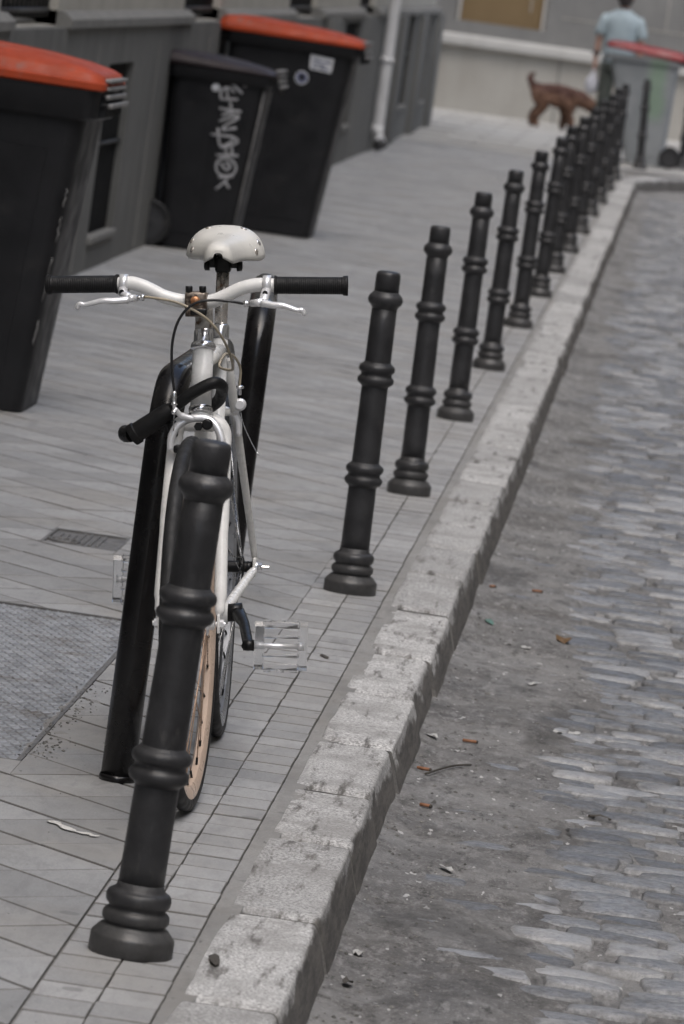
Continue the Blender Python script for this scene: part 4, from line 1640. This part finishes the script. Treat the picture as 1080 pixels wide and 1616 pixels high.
def make_bin(loc, rotz, label, W, H, xr, xf, xfb, lid_m, body_m, collar=.09, lid_h=.085, lid_over=.075, open_deg=0.0, lid_slope=-.05, group='wheeled bins on the left pavement', wheel_r=.10):
    """local x runs from the wheels (rear, ~0) to the front; body tapers to its foot"""
    o = empty('wheeled_bin', loc, (0, 0, rotz))
    tag(o, label, 'bin', group)
    hw = W / 2
    body = MB()
    rings = []
    for k in range(8):
        t_ = k / 7
        z = .006 + (H - .006) * t_
        tp = .045 * (1 - t_)
        rings.append(rrect(xr + .03 * (1 - t_), xfb + (xf - xfb) * t_, -hw + tp, hw - tp, z, .045 + .01 * t_))
    body.loft(rings)
    # shallow moulded panels on the sides and front
    for s_ in (-1, 1):
        for u0, u1 in ((.14, .46), (.54, .86)):
            vs = []
            for t_, u in ((.06, u0), (.06, u1), (.80, u1), (.80, u0)):
                z = .035 + (H - .035) * t_
                x0, x1 = xr + .03 * (1 - t_), xfb + (xf - xfb) * t_
                vs.append(V((x0 + (x1 - x0) * u, s_ * (hw - .045 * (1 - t_) + .006), z)))
            vi = [V((q.x, q.y - s_ * .012, q.z)) for q in vs]
            body.add(vs + vi, [(0, 1, 2, 3), (0, 4, 5, 1), (1, 5, 6, 2), (2, 6, 7, 3), (3, 7, 4, 0)])
    body.build('body', body_m, o, sharp=50)
    rim = MB()
    rim.loft([rrect(xr - .015, xf + .012, -hw - .012, hw + .012, H - collar, .05), rrect(xr - .02, xf + .028, -hw - .022, hw + .022, H - collar + .012, .05),
              rrect(xr - .02, xf + .032, -hw - .024, hw + .024, H, .05), rrect(xr, xf, -hw, hw, H + .003, .05)], True)
    ro = rim.build('rim', body_m, o, sharp=40)
    # comb lip at the front: stacked flanges with rubbed pale edges
    for z, ln in ((H - .020, .026), (H - .046, .036)):
        MB().box((xf + .03 + ln / 2 - .01, 0, z), (ln, W * .86, .012), bev=.003).build('comb_flange', body_m, ro)
        MB().box((xf + .03 + ln - .006, 0, z), (.013, W * .87, .015), bev=.004).build('flange_edge', SCUFF, ro)
    for k in range(9):
        MB().box((xf + .036, -W * .4 + W * .8 * k / 8, H - .055), (.022, .012, .06)).build('comb_tooth', body_m, ro)
    # lid hinged at the rear
    lid = MB()
    L0, L1 = xr - lid_over * .8, xf + lid_over * .55
    h = lid_h
    sl = lid_slope / (L1 - L0)
    ov = .026
    lid.loft([rrect(L0, L1 - .01, -hw - ov, hw + ov, 0, .045, 4, sl * .2), rrect(L0 - .004, L1, -hw - ov - .006, hw + ov + .006, .006, .045, 4, sl * .2),
              rrect(L0 - .004, L1, -hw - ov - .006, hw + ov + .006, h * .30, .045, 4, sl * .35), rrect(L0, L1 - .006, -hw - ov + .004, hw + ov - .004, h * .34, .045, 4, sl * .4),
              rrect(L0 + .01, L1 - .012, -hw - ov + .014, hw + ov - .014, h * .72, .05, 4, sl * .8), rrect(L0 + .03, L1 - .035, -hw + .006, hw - .006, h * .90, .06, 4, sl),
              rrect(L0 + .10, L1 - .10, -hw + .08, hw - .08, h * 1.0, .07, 4, sl), rrect(L0 + .2, L1 - .2, -hw + .17, hw - .17, h * 1.03, .05, 4, sl)], True)
    M4 = Matrix.Translation((xr, 0, H + .006)) @ Matrix.Rotation(R(-open_deg), 4, 'Y') @ Matrix.Translation((0, 0, 0))
    lo_ = lid.build('lid', lid_m, o, xf=M4 @ Matrix.Translation((-xr, 0, 0)) if False else Matrix.Translation((xr, 0, H + .006)) @ Matrix.Rotation(R(-open_deg), 4, 'Y') @ Matrix.Translation((-xr, 0, 0)), sharp=45)
    XL = Matrix.Translation((xr, 0, H + .006)) @ Matrix.Rotation(R(-open_deg), 4, 'Y') @ Matrix.Translation((-xr, 0, 0))
    for z in (.010, .034):
        MB().box((L1 - .004, 0, z + sl * (L1 - L0) * .2), (.03, W * .8, .011), bev=.003).build('lid_lip', SCUFF, lo_, xf=XL)
    # raised moulding on the lid
    MB().loft([rrect(L1 - .34, L1 - .05, -hw * .62, hw * .62, h * .55 + sl * (L1 - L0) * .6, .04), rrect(L1 - .31, L1 - .09, -hw * .52, hw * .52, h * 1.0 + sl * (L1 - L0), .04)], True).build('lid_moulding', lid_m, lo_, xf=XL, sharp=45)
    # handle bar at the back and the hinge pins
    hb_ = MB().tube([(xr - .075, -hw * .8, H - .02), (xr - .075, hw * .8, H - .02)], .015, 12)
    for q in (-.62, 0, .62):
        hb_.box((xr - .035, hw * q, H - .022), (.08, .03, .035), bev=.006)
    hb_.build('handle', body_m, o)
    wz = wheel_r
    ax_ = MB().tube([(xr - .02, -hw + .01, wz), (xr - .02, hw - .01, wz)], .012, 10).build('axle', GRILLE, o)
    for s_ in (-1, 1):
        wo2 = empty('wheel', (xr - .02, s_ * (hw + .008), wz))
        wo2.parent = o
        mr = Matrix.Rotation(math.pi / 2, 4, 'X')
        MB().ring(wheel_r - .017, [(-.017, -.022), (.010, -.024), (.017, -.016), (.017, .016), (.010, .024), (-.017, .022)], 36, Matrix.Rotation(math.pi / 2, 4, 'Z')).build('tyre', RUBBER, wo2, sharp=35)
        MB().lathe([(wheel_r - .03, -.020), (wheel_r - .036, -.010), (.03, -.012), (.022, -.024), (.022, .024), (.03, .012), (wheel_r - .036, .010), (wheel_r - .03, .020)], 24, mr).build('hub', GRILLE, wo2, sharp=30)
    return o


# 1: nearest, cut by the picture edge
b1 = make_bin((-2.56, 17.42, 0), 0, 'nearest black bin with scratched red lid, cut by the left picture edge', .58, 1.035, .0, .685, .590, BINRED, BINBLK, .10, .105, .08)
# pale scratches along its front corner
sc_ = MB()
for z0, z1, y in ((.36, .50, 0), (.55, .63, .004), (.66, .72, -.002), (.22, .30, .002)):
    pts_ = [V((.590 + (.685 - .590) * ((z - .035) / 1.0) - .005 + random.uniform(-.004, .004), -.29 + .045 * (1 - (z - .035) / 1.0) + .006 + y, z)) for z in [z0 + (z1 - z0) * k / 6 for k in range(7)]]
    sc_.tube(pts_, [.001] + [random.uniform(.001, .0032) for _ in range(5)] + [.001], 6)
sc_.build('scuff', SCUFF, b1)
# 2: the tagged one with a dark lid
b2 = make_bin((-2.585, 27.54, 0), 0, 'black bin with dark lid and pale spray graffiti, middle of the left bins', .48, .905, -.02, .462, .380, BINMAR, BINBLK, .06, .066, .08, wheel_r=.116)


def side_y(z, W, H):      # bin side facing the camera, in bin coordinates
    return -W / 2 + .045 * (1 - (z - .035) / (H - .035)) - .0065


graf = [[(-2.305, 0.852), (-2.244, 0.805)], [(-2.27, 0.863), (-2.23, 0.841)], [(-2.349, 0.766), (-2.348, 0.806), (-2.317, 0.825), (-2.281, 0.806)],
        [(-2.326, 0.825), (-2.308, 0.757)], [(-2.351, 0.764), (-2.261, 0.774)], [(-2.349, 0.718), (-2.237, 0.715)], [(-2.332, 0.686), (-2.251, 0.721)],
        [(-2.298, 0.755), (-2.277, 0.691)], [(-2.34, 0.655), (-2.265, 0.692), (-2.251, 0.682), (-2.307, 0.638), (-2.314, 0.617), (-2.25, 0.633)],
        [(-2.374, 0.586), (-2.257, 0.588)], [(-2.342, 0.621), (-2.321, 0.538), (-2.283, 0.549), (-2.25, 0.581), (-2.24, 0.561), (-2.316, 0.524)],
        [(-2.336, 0.487), (-2.224, 0.5)], [(-2.294, 0.539), (-2.28, 0.482)], [(-2.265, 0.552), (-2.255, 0.5)],
        [(-2.328, 0.426), (-2.32, 0.462), (-2.285, 0.478), (-2.247, 0.468), (-2.228, 0.438), (-2.239, 0.404), (-2.274, 0.39), (-2.309, 0.397), (-2.328, 0.426)],
        [(-2.307, 0.451), (-2.275, 0.421), (-2.257, 0.446), (-2.285, 0.457)], [(-2.316, 0.318), (-2.271, 0.367), (-2.265, 0.396)],
        [(-2.273, 0.367), (-2.249, 0.332)], [(-2.309, 0.378), (-2.235, 0.395)]]
gm = MB()
for s_ in graf:
    p3 = [V((x + 2.585, side_y(z, .48, .905) - .001, z)) for x, z in s_]
    gm.tube(spline(p3, 5), .0062, 8, flat=1.0)
for q in gm.v:      # paint is flat: press the strokes on to the panel
    base = side_y(q.z, .48, .905) - .001
    q.y = base + (q.y - base) * .2
gm.build('graffiti', PAINTW, b2)
MB().lathe([(.020, 0), (.020, .0015)], 24, Matrix.Translation((-2.377 + 2.585, side_y(.818, .48, .905), .818)) @ Matrix.Rotation(math.pi / 2, 4, 'X')).build('round_sticker', STICKW, b2)
MB().tube([V((.380 + .082 * t_ - .007, -.24 + .045 * (1 - t_) + .009, .035 + .87 * t_)) for t_ in (.06, .3, .6, .95)], .0042, 8).build('scuffed_corner', SCUFF, b2)
# 3: red lid, label
b3 = make_bin((-2.57, 30.20, 0), 0, 'black bin with red lid and white label, farthest of the left bins', .60, 1.06, .0, .690, .565, BINRED, BINBLK, .06, .085, .08)
lm = MB()
lx = 2.57
def lab_pt(x, z, d=.0015):
    return V((x + lx, side_y(z, .60, 1.06) - d, z))
lm.add([lab_pt(-2.119, .995), lab_pt(-1.990, .985), lab_pt(-1.995, .905), lab_pt(-2.116, .915)], [(0, 1, 2, 3)])
lmo = lm.build('white_label', STICKW, b3)
mk = MB()
for (x0, z0, x1, z1) in ((-2.10, .972, -2.05, .968), (-2.10, .952, -2.03, .947), (-2.04, .968, -2.005, .964), (-2.06, .93, -2.01, .926), (-2.10, .932, -2.08, .93)):
    mk.add([lab_pt(x0, z0, .003), lab_pt(x1, z1, .003), lab_pt(x1, z1 - .009, .003), lab_pt(x0, z0 - .009, .003)], [(0, 1, 2, 3)])
mk.build('label_print', STICKB, lmo)
M4 = Matrix.Translation(lab_pt(-2.151, .862, .001)) @ Matrix.Rotation(math.pi / 2, 4, 'Z')
MB().ring(.026, [(-.010, -.001), (.010, -.001), (.010, .001), (-.010, .001)], 28, M4).build('round_emblem', STICKB, b3)
MB().ring(.034, [(-.002, -.0012), (.003, -.0012), (.003, .0012), (-.002, .0012)], 28, M4).build('emblem_ring', STICKW, b3)
# 4: grey bin at the far corner, seen from its other side
b4 = make_bin((-.245, 50.85, .014), math.pi, 'grey bin with raised dark red lid at the far corner behind the bollards', .58, .965, .0, .64, .375, BINRED2, BINGREY, .05, .085, .08, 5.0, -.02,
              'wheeled bins at the far corner', .095)

# ------------------------------------------------------------------ person and bag
def skin_obj(name, verts, edges, radii, m, parent=None, sub=2, root=0):
    me = bpy.data.meshes.new(name)
    me.from_pydata([tuple(q) for q in verts], edges, [])
    o = put(name, me, parent)
    o.modifiers.new('skin', 'SKIN')
    for k, d in enumerate(me.skin_vertices[0].data):
        r_ = radii[k]
        d.radius = (r_, r_) if isinstance(r_, (int, float)) else r_
        d.use_root = (k == root)
    md = o.modifiers.new('sub', 'SUBSURF')
    md.levels = md.render_levels = sub
    me.materials.append(m)
    return o


SKINM = simple('skin', (.40, .23, .17), .5, 0, .1, 20)
SHIRT = simple('tee_fabric', (.25, .30, .32), .85, 0, .10, 9, .3, 40, .004)
TROUS = simple('trouser_fabric', (.045, .05, .042), .85, 0, .2, 12)
HAIR = simple('dark_hair', (.02, .013, .012), .5, 0, .3, 60, .4, 200)
per = empty('person', (-.93, 58.0, .016))
per.scale = (.93, .93, .98)
tag(per, 'person seen from behind in a pale grey-blue tee carrying a white bag', 'person')
vv, ee, rr = [], [], []


def node(p, r_, parent=None):
    vv.append(V(p))
    rr.append(r_)
    if parent is not None:
        ee.append((parent, len(vv) - 1))
    return len(vv) - 1


pel = node((0, 0, .86), .10)
sp = node((0, .01, 1.02), .11, pel)
chst = node((0, .01, 1.20), .12, sp)
nk0 = node((0, .01, 1.335), .06, chst)
nk = node((0, .005, 1.39), .05, nk0)
hd0 = node((0, .015, 1.455), .070, nk)
hd1 = node((0, .02, 1.53), .085, hd0)
hd2 = node((0, .01, 1.60), .060, hd1)
nose = node((0, .125, 1.50), .012, hd1)
for s_ in (-1, 1):
    sh_ = node((s_ * .165, .0, 1.29), .052, chst)
    el = node((s_ * .235, -.01, 1.05), .040, sh_)
    wr = node((s_ * .245, .03, .83), .027, el)
    pa = node((s_ * .245, .035, .77), .030, wr)
    for k, (fy, ln) in enumerate(((-.022, .062), (-.008, .072), (.007, .068), (.022, .054))):
        f1 = node((s_ * .247, .035 + fy, .735), .0095, pa)
        node((s_ * .240, .035 + fy * 1.1, .735 - ln * .6), .0085, f1)
    th_ = node((s_ * .228, .065, .765), .011, pa)
    node((s_ * .222, .075, .725), .0095, th_)
    hp = node((s_ * .085, 0, .82), .085, pel)
    kn = node((s_ * .095, .015, .46), .055, hp)
    an = node((s_ * .10, -.015, .09), .038, kn)
    hl = node((s_ * .10, .02, .045), .038, an)
    node((s_ * .105, .16, .03), .030, hl)
skin_obj('body', vv, ee, rr, SKINM, per)


def ell(z, rx, ry, cy=0.0, n=20):
    return [V((rx * math.cos(2 * math.pi * k / n), cy + ry * math.sin(2 * math.pi * k / n), z)) for k in range(n)]


sh = MB().loft([ell(.80, .180, .135), ell(.84, .182, .137), ell(.95, .172, .132), ell(1.08, .180, .137), ell(1.18, .195, .140), ell(1.26, .205, .130), ell(1.315, .180, .105), ell(1.345, .125, .085), ell(1.37, .075, .072), ell(1.378, .068, .066)])
for s_ in (-1, 1):
    sh.tube([(s_ * .155, 0, 1.285), (s_ * .192, -.003, 1.22), (s_ * .222, -.008, 1.13), (s_ * .233, -.009, 1.08)], [.070, .072, .068, .070], 16)
for q in sh.v:
    q.x += .006 * mnoise.noise(V((q.x * 14, q.y * 14, q.z * 9)))
    q.y += .008 * mnoise.noise(V((q.x * 13 + 5, q.y * 14, q.z * 8)))
sh.build('shirt', SHIRT, per)
tr = MB().loft([ell(.70, .175, .130), ell(.80, .178, .133), ell(.87, .168, .128)])
for s_ in (-1, 1):
    tr.tube([(s_ * .085, 0, .80), (s_ * .09, .005, .62), (s_ * .095, .015, .46), (s_ * .10, 0, .25), (s_ * .10, -.01, .09)], [.098, .090, .078, .072, .068], 16)
tr.build('trousers', TROUS, per)
hr = MB().loft([[V((p.x, p.y, p.z)) for p in ell(z, rx, ry, cy)] for z, rx, ry, cy in ((1.405, .050, .035, -.045), (1.44, .078, .055, -.035), (1.50, .098, .082, -.022), (1.56, .104, .100, -.004), (1.62, .090, .094, .006), (1.665, .055, .060, .008), (1.68, .02, .02, .008))])
hr.build('hair', HAIR, per)
for s_ in (-1, 1):
    MB().lathe([(.0, -.006), (.02, -.004), (.024, .002), (.018, .008), (0, .009)], 12, Matrix.Translation((s_ * .098, .02, 1.51)) @ Matrix.Rotation(s_ * math.pi / 2, 4, 'Y')).build('ear', SKINM, per)
    MB().box((s_ * .10, .075, .035), (.09, .26, .07), bev=.025).build('shoe', TROUS, per)
MB().ring(.036, [(-.006, -.02), (.006, -.02), (.006, .02), (-.006, .02)], 16, Matrix.Translation((-.243, .02, .885)) @ Matrix.Rotation(math.pi / 2, 4, 'Y')).build('wristband', HAIR, per)

bag = empty('plastic_bag', (-1.158, 58.033, .46))
tag(bag, 'crumpled white plastic bag hanging from the person\'s left hand', 'bag')
BAGM = simple('bag_plastic', (.40, .40, .43), .4, 0, .1, 20, .5, 30, .01)
rings = []
for z, rx, ry in ((.0, .03, .02), (.02, .062, .04), (.07, .072, .048), (.12, .066, .044), (.17, .045, .03), (.205, .022, .018), (.235, .017, .014)):
    e_ = ell(z, rx, ry)
    rings.append([p + V((.012 * mnoise.noise(p * 25), .010 * mnoise.noise(p * 25 + V((4, 0, 0))), .006 * mnoise.noise(p * 20))) for p in e_])
MB().loft(rings).build('sack', BAGM, bag)
MB().tube(spline([(-.012, 0, .225), (-.015, 0, .27), (0, 0, .295), (.015, 0, .27), (.012, 0, .225)], 5), .006, 8, flat=.5).build('handle_loop', BAGM, bag)


# ------------------------------------------------------------------ dog
def mat_dog():
    t = NT('dog_fur')
    o = t.tc.outputs['Object']
    sep = t.n('ShaderNodeSeparateXYZ')
    t.l(o, sep.inputs[0])
    n_ = t.noise(o, 14, 5)
    k = t.ramp(t.math('ADD', sep.outputs['Z'], t.ramp(n_, .3, .7, -.05, .05)), .30, .42)
    c = t.mix(k, (.125, .062, .035), (.060, .023, .015))
    c = t.mix(t.ramp(t.noise(t.scaled(o, (40, 90, 90)), 1.0, 4), .4, .7, 0, .5), c, (.05, .022, .014))
    nm = t.bump(t.noise(t.scaled(o, (60, 160, 160)), 1.0, 3), .8, .01)
    return t.fin(c, .8, 0, nm)


FUR = mat_dog()
dog = empty('dog', (-1.48, 58.9, .016))
tag(dog, 'reddish brown dog walking with raised tail by the far wall', 'dog')
vv, ee, rr = [], [], []
hip = node((-.215, 0, .365), .088)
md_ = node((-.06, 0, .355), .094, hip)
ch_ = node((.10, 0, .340), (.110, .100), md_)
nk1 = node((.205, 0, .345), .066, ch_)
hd = node((.29, 0, .315), .058, nk1)
mz = node((.365, 0, .275), .034, hd)
node((.405, 0, .262), .024, mz)
tb = node((-.285, 0, .405), .030, hip)
t1 = node((-.325, 0, .445), .024, tb)
t2 = node((-.352, .0, .500), .019, t1)
t3 = node((-.335, .0, .545), .014, t2)
node((-.300, .0, .560), .008, t3)
for s_ in (-1, 1):
    th0 = node((-.225, s_ * .055, .290), .056, hip)
    kn = node((-.185 + (.02 if s_ < 0 else -.01), s_ * .06, .215), .036, th0)
    hk = node((-.270 + (.03 if s_ < 0 else -.02), s_ * .06, .115), .020, kn)
    pw = node((-.255 + (.03 if s_ < 0 else -.03), s_ * .06, .022), .019, hk)
    node((-.222 + (.03 if s_ < 0 else -.03), s_ * .06, .018), .019, pw)
    sh0 = node((.095, s_ * .060, .255), .045, ch_)
    eb = node((.072 + (.03 if s_ < 0 else -.02), s_ * .062, .190), .029, sh0)
    wr = node((.092 + (.05 if s_ < 0 else -.03), s_ * .062, .095), .019, eb)
    pw = node((.092 + (.05 if s_ < 0 else -.04), s_ * .062, .022), .019, wr)
    node((.122 + (.05 if s_ < 0 else -.04), s_ * .062, .018), .019, pw)
skin_obj('body', vv, ee, [(q[0] * 1.35, q[1] * 1.3) if isinstance(q, tuple) else (q * 1.38 if q > .05 else q * 1.75) for q in rr], FUR, dog)
tx = bpy.data.textures.new('fur_tufts', 'CLOUDS')
tx.noise_scale = .05
dm = bpy.data.objects[-1] if False else [c_ for c_ in dog.children if c_.name.startswith('body')][0]
md2 = dm.modifiers.new('tufts', 'DISPLACE')
md2.texture = tx
md2.strength = .06
md2.mid_level = .45
for s_ in (-1, 1):
    MB().loft([[V((.275 + .022 * math.cos(a), s_ * (.045 + k * .02), .345 - k * .055 + .018 * math.sin(a) * (1 - k * .3))) for a in [2 * math.pi * q / 8 for q in range(8)]] for k in (0, .4, .8, 1.1)]).build('ear', FUR, dog)
    MB().lathe([(.0, -.004), (.008, 0), (.0, .005)], 8, Matrix.Translation((.335, s_ * .033, .320)) @ Matrix.Rotation(-s_ * math.pi / 2, 4, 'X')).build('eye', DARK, dog)
MB().lathe([(.0, -.008), (.012, -.003), (.010, .006), (0, .009)], 10, Matrix.Translation((.424, 0, .268)) @ Matrix.Rotation(math.pi / 2, 4, 'Y')).build('nose', DARK, dog)

# ------------------------------------------------------------------ litter and loose bits
BUTT = simple('butt_filter', (.25, .115, .06), .7, 0, .15, 200)
PAPER = simple('paper_scrap', (.40, .395, .38), .7, 0, .1, 90)
LEAF = simple('dry_leaf', (.13, .075, .03), .7, 0, .3, 120)
TEAL = simple('green_scrap', (.09, .18, .145), .6)
TWIG = simple('twig_bark', (.055, .048, .04), .8, 0, .2, 100)
STONE = simple('pebble_stone', (.14, .135, .125), .8, 0, .3, 90, jit=.4)


def gz(x, y):
    return dirt_z(x, y) + .001


def butt(x, y, rz, label, ln=.026):
    o = empty('cigarette_butt', (x, y, gz(x, y) + .004), (0, 0, rz))
    tag(o, label, 'cigarette butt', 'cigarette butts in the gutter')
    MB().tube([(-ln / 2, 0, 0), (ln / 2, 0, .0005)], .0036, 10).build('filter', BUTT, o)
    MB().tube([(ln / 2, 0, .0005), (ln / 2 + .004, 0, .0)], [.0042, .003], 10).build('burnt_end', TWIG, o)


butt(-.258, 15.11, .1, 'orange cigarette butt farthest up the gutter near the wet patch')
butt(-.303, 11.935, -.05, 'thin orange cigarette butt lying alone right of the kerb', .030)
butt(-.377, 11.427, -.35, 'bright orange cigarette butt touching the kerb beside a twig', .028)
butt(-.348, 10.944, -.4, 'brown cigarette butt nearest the camera in the gutter', .022)
butt(-.379, 15.05, .7, 'short reddish butt against the kerb foot', .016)


def flake(name, x, y, a, b, rz, m, label, cat, seed, z=None, lift=.005):
    n_ = 9
    rr_ = random.Random(seed)
    vs, top = [], []
    for k in range(n_):
        t_ = 2 * math.pi * k / n_
        q = rr_.uniform(.7, 1.1)
        vs.append(V((a * q * math.cos(t_), b * q * math.sin(t_), lift * rr_.uniform(.1, 1))))
    vs2 = [p - V((0, 0, .0012)) for p in vs]
    mb = MB().add(vs + [V((0, 0, lift * .6))], [(k, (k + 1) % n_, n_) for k in range(n_)])
    mb.add(vs2 + [V((0, 0, lift * .6 - .0012))], [((k + 1) % n_, k, n_) for k in range(n_)])
    mb.add(vs + vs2, [(k, n_ + k, n_ + (k + 1) % n_, (k + 1) % n_) for k in range(n_)])
    o = mb.build(name, m, None)
    o.location = (x, y, gz(x, y) if z is None else z)
    o.rotation_euler = (0, 0, rz)
    return tag(o, label, cat)


flake('dry_leaf', -.155, 14.08, .022, .05, .3, LEAF, 'crumpled brown dry leaf on the setts', 'leaf', 1, lift=.016)
flake('paper_scrap', -.244, 13.79, .012, .025, .2, PAPER, 'white paper scrap just below the brown leaf', 'litter', 2)
flake('paper_scrap', -.202, 13.10, .010, .03, -.2, PAPER, 'small pale scrap halfway between the leaf and the two slivers', 'litter', 3)
flake('wood_sliver', -.12, 12.357, .012, .018, .1, PAPER, 'pale sliver, left one of the pair on the setts', 'litter', 4)
flake('wood_sliver', -.083, 12.41, .014, .022, -.1, PAPER, 'pale sliver, right one of the pair on the setts', 'litter', 5)
flake('paper_scrap', -.269, 10.20, .010, .03, .5, PAPER, 'torn white scrap in the middle of the near gutter', 'litter', 6, lift=.010)
flake('paper_scrap', -.370, 9.18, .011, .028, .1, PAPER, 'white scrap nearest the camera by the kerb foot', 'litter', 7, lift=.010)
flake('paper_scrap', -.383, 11.93, .011, .03, .4, PAPER, 'grey white scrap at the kerb foot above the orange butt', 'litter', 8, lift=.009)
flake('green_scrap', -.353, 14.22, .012, .05, .2, TEAL, 'teal green plastic scrap at the kerb foot', 'litter', 9, lift=.008)
flake('leaf_crumb', -.659, 12.277, .010, .03, .3, TWIG, 'dark leaf crumb on the border tiles right of the clear pedal', 'leaf', 10, z=.003, lift=.002)
flake('leaf_crumb', -.557, 8.413, .010, .05, .1, TWIG, 'dark leaf crumb on the kerb near the first bollard', 'leaf', 11, z=.003, lift=.002)
tw = MB()
tw.tube(spline([(-.370, 11.36, gz(-.37, 11.36) + .003), (-.345, 11.46, gz(-.345, 11.46) + .006), (-.318, 11.52, gz(-.318, 11.52) + .005), (-.285, 11.60, gz(-.285, 11.6) + .003)], 5), .0022, 6)
tag(tw.build('twig', TWIG), 'thin dark twig beside the orange butt at the kerb', 'twig')
tw = MB()
tw.tube([(-.022, 11.16, gz(-.02, 11.16) + .006), (.0, 11.185, gz(0, 11.18) + .007), (.022, 11.16, gz(.02, 11.16) + .006)], [.003, .004, .0025], 6)
tag(tw.build('twig', TWIG), 'short thick twig lying on the bare setts', 'twig')
peb = MB()
rr_ = random.Random(77)
tag(flake('black_pebble', -.368, 8.897, .010, .03, 0, TWIG, 'black pebble by the kerb foot at the bottom of the picture', 'pebble', 12, lift=.014), 'black pebble by the kerb foot at the bottom of the picture', 'pebble')


def pebble_into(mb, x, y, z, r_, rg):
    vs = []
    for a, b, c in ((1, 0, 0), (-1, 0, 0), (0, 1, 0), (0, -1, 0), (0, 0, 1), (0, 0, -1)):
        q = rg.uniform(.6, 1.2)
        vs.append((x + a * r_ * q, y + b * r_ * q * 1.4, z + c * r_ * .6 * q))
    mb.add(vs, [(0, 2, 4), (2, 1, 4), (1, 3, 4), (3, 0, 4), (2, 0, 5), (1, 2, 5), (3, 1, 5), (0, 3, 5)])


for k in range(650):
    y = 7.5 + 14 * rr_.random() ** 1.5
    x = -.405 + abs(rr_.gauss(0, .11))
    if x > .25:
        continue
    pebble_into(peb, x, y, gz(x, y), rr_.choice((.0016, .002, .0028, .004, .0055)), rr_)
for k in range(150):        # grit along the service cover edge
    y = 10.2 + rr_.random() * 1.1
    x = -1.06 + rr_.gauss(0, .018) + .02 * nz(y, 0, 0, 4)
    pebble_into(peb, x, y, .001, rr_.choice((.0015, .0022, .003, .004)), rr_)
for k in range(160):        # specks on the pavement and in its joints
    y = 7.6 + 9 * rr_.random()
    x = rr_.uniform(-1.4, -.46)
    pebble_into(peb, x, y, .001, rr_.choice((.0012, .0015, .002)), rr_)
stuff(peb.build('gutter_grit', STONE, fix=True))
# caked soil beside the service cover
mb = MB()
vs, fs = [], []
for j in range(40):
    for i in range(7):
        y = 10.15 + 1.15 * j / 39
        x = -1.105 + .10 * i / 6 + .02 * nz(0, y, 0, 5)
        e = min(i, 6 - i) / 3 * min(1, j / 3, (39 - j) / 3)
        vs.append((x, y, -.005 + .0075 * e * (.6 + .8 * nz(x, y, 0, 22))))
for j in range(39):
    for i in range(6):
        fs.append((j * 7 + i, j * 7 + i + 1, j * 7 + i + 8, j * 7 + i + 7))
stuff(mb.add(vs, fs, True).build('caked_soil', MORTAR, pavement, fix=False))
# white spill mark on a tile
mb = MB()
pts_ = spline([(-.945, 9.50, .0032), (-.925, 9.47, .0036), (-.895, 9.425, .0034), (-.868, 9.415, .0032), (-.852, 9.40, .0030)], 5)
mb.tube(pts_, [.004] + [.009 + .004 * math.sin(k * 1.1) for k in range(len(pts_) - 2)] + [.003], 8, flat=.12)
for q in mb.v:
    q.z = .0030 + (q.z - .0033) * .15
mb.build('white_spill', WHITE2, pavement)
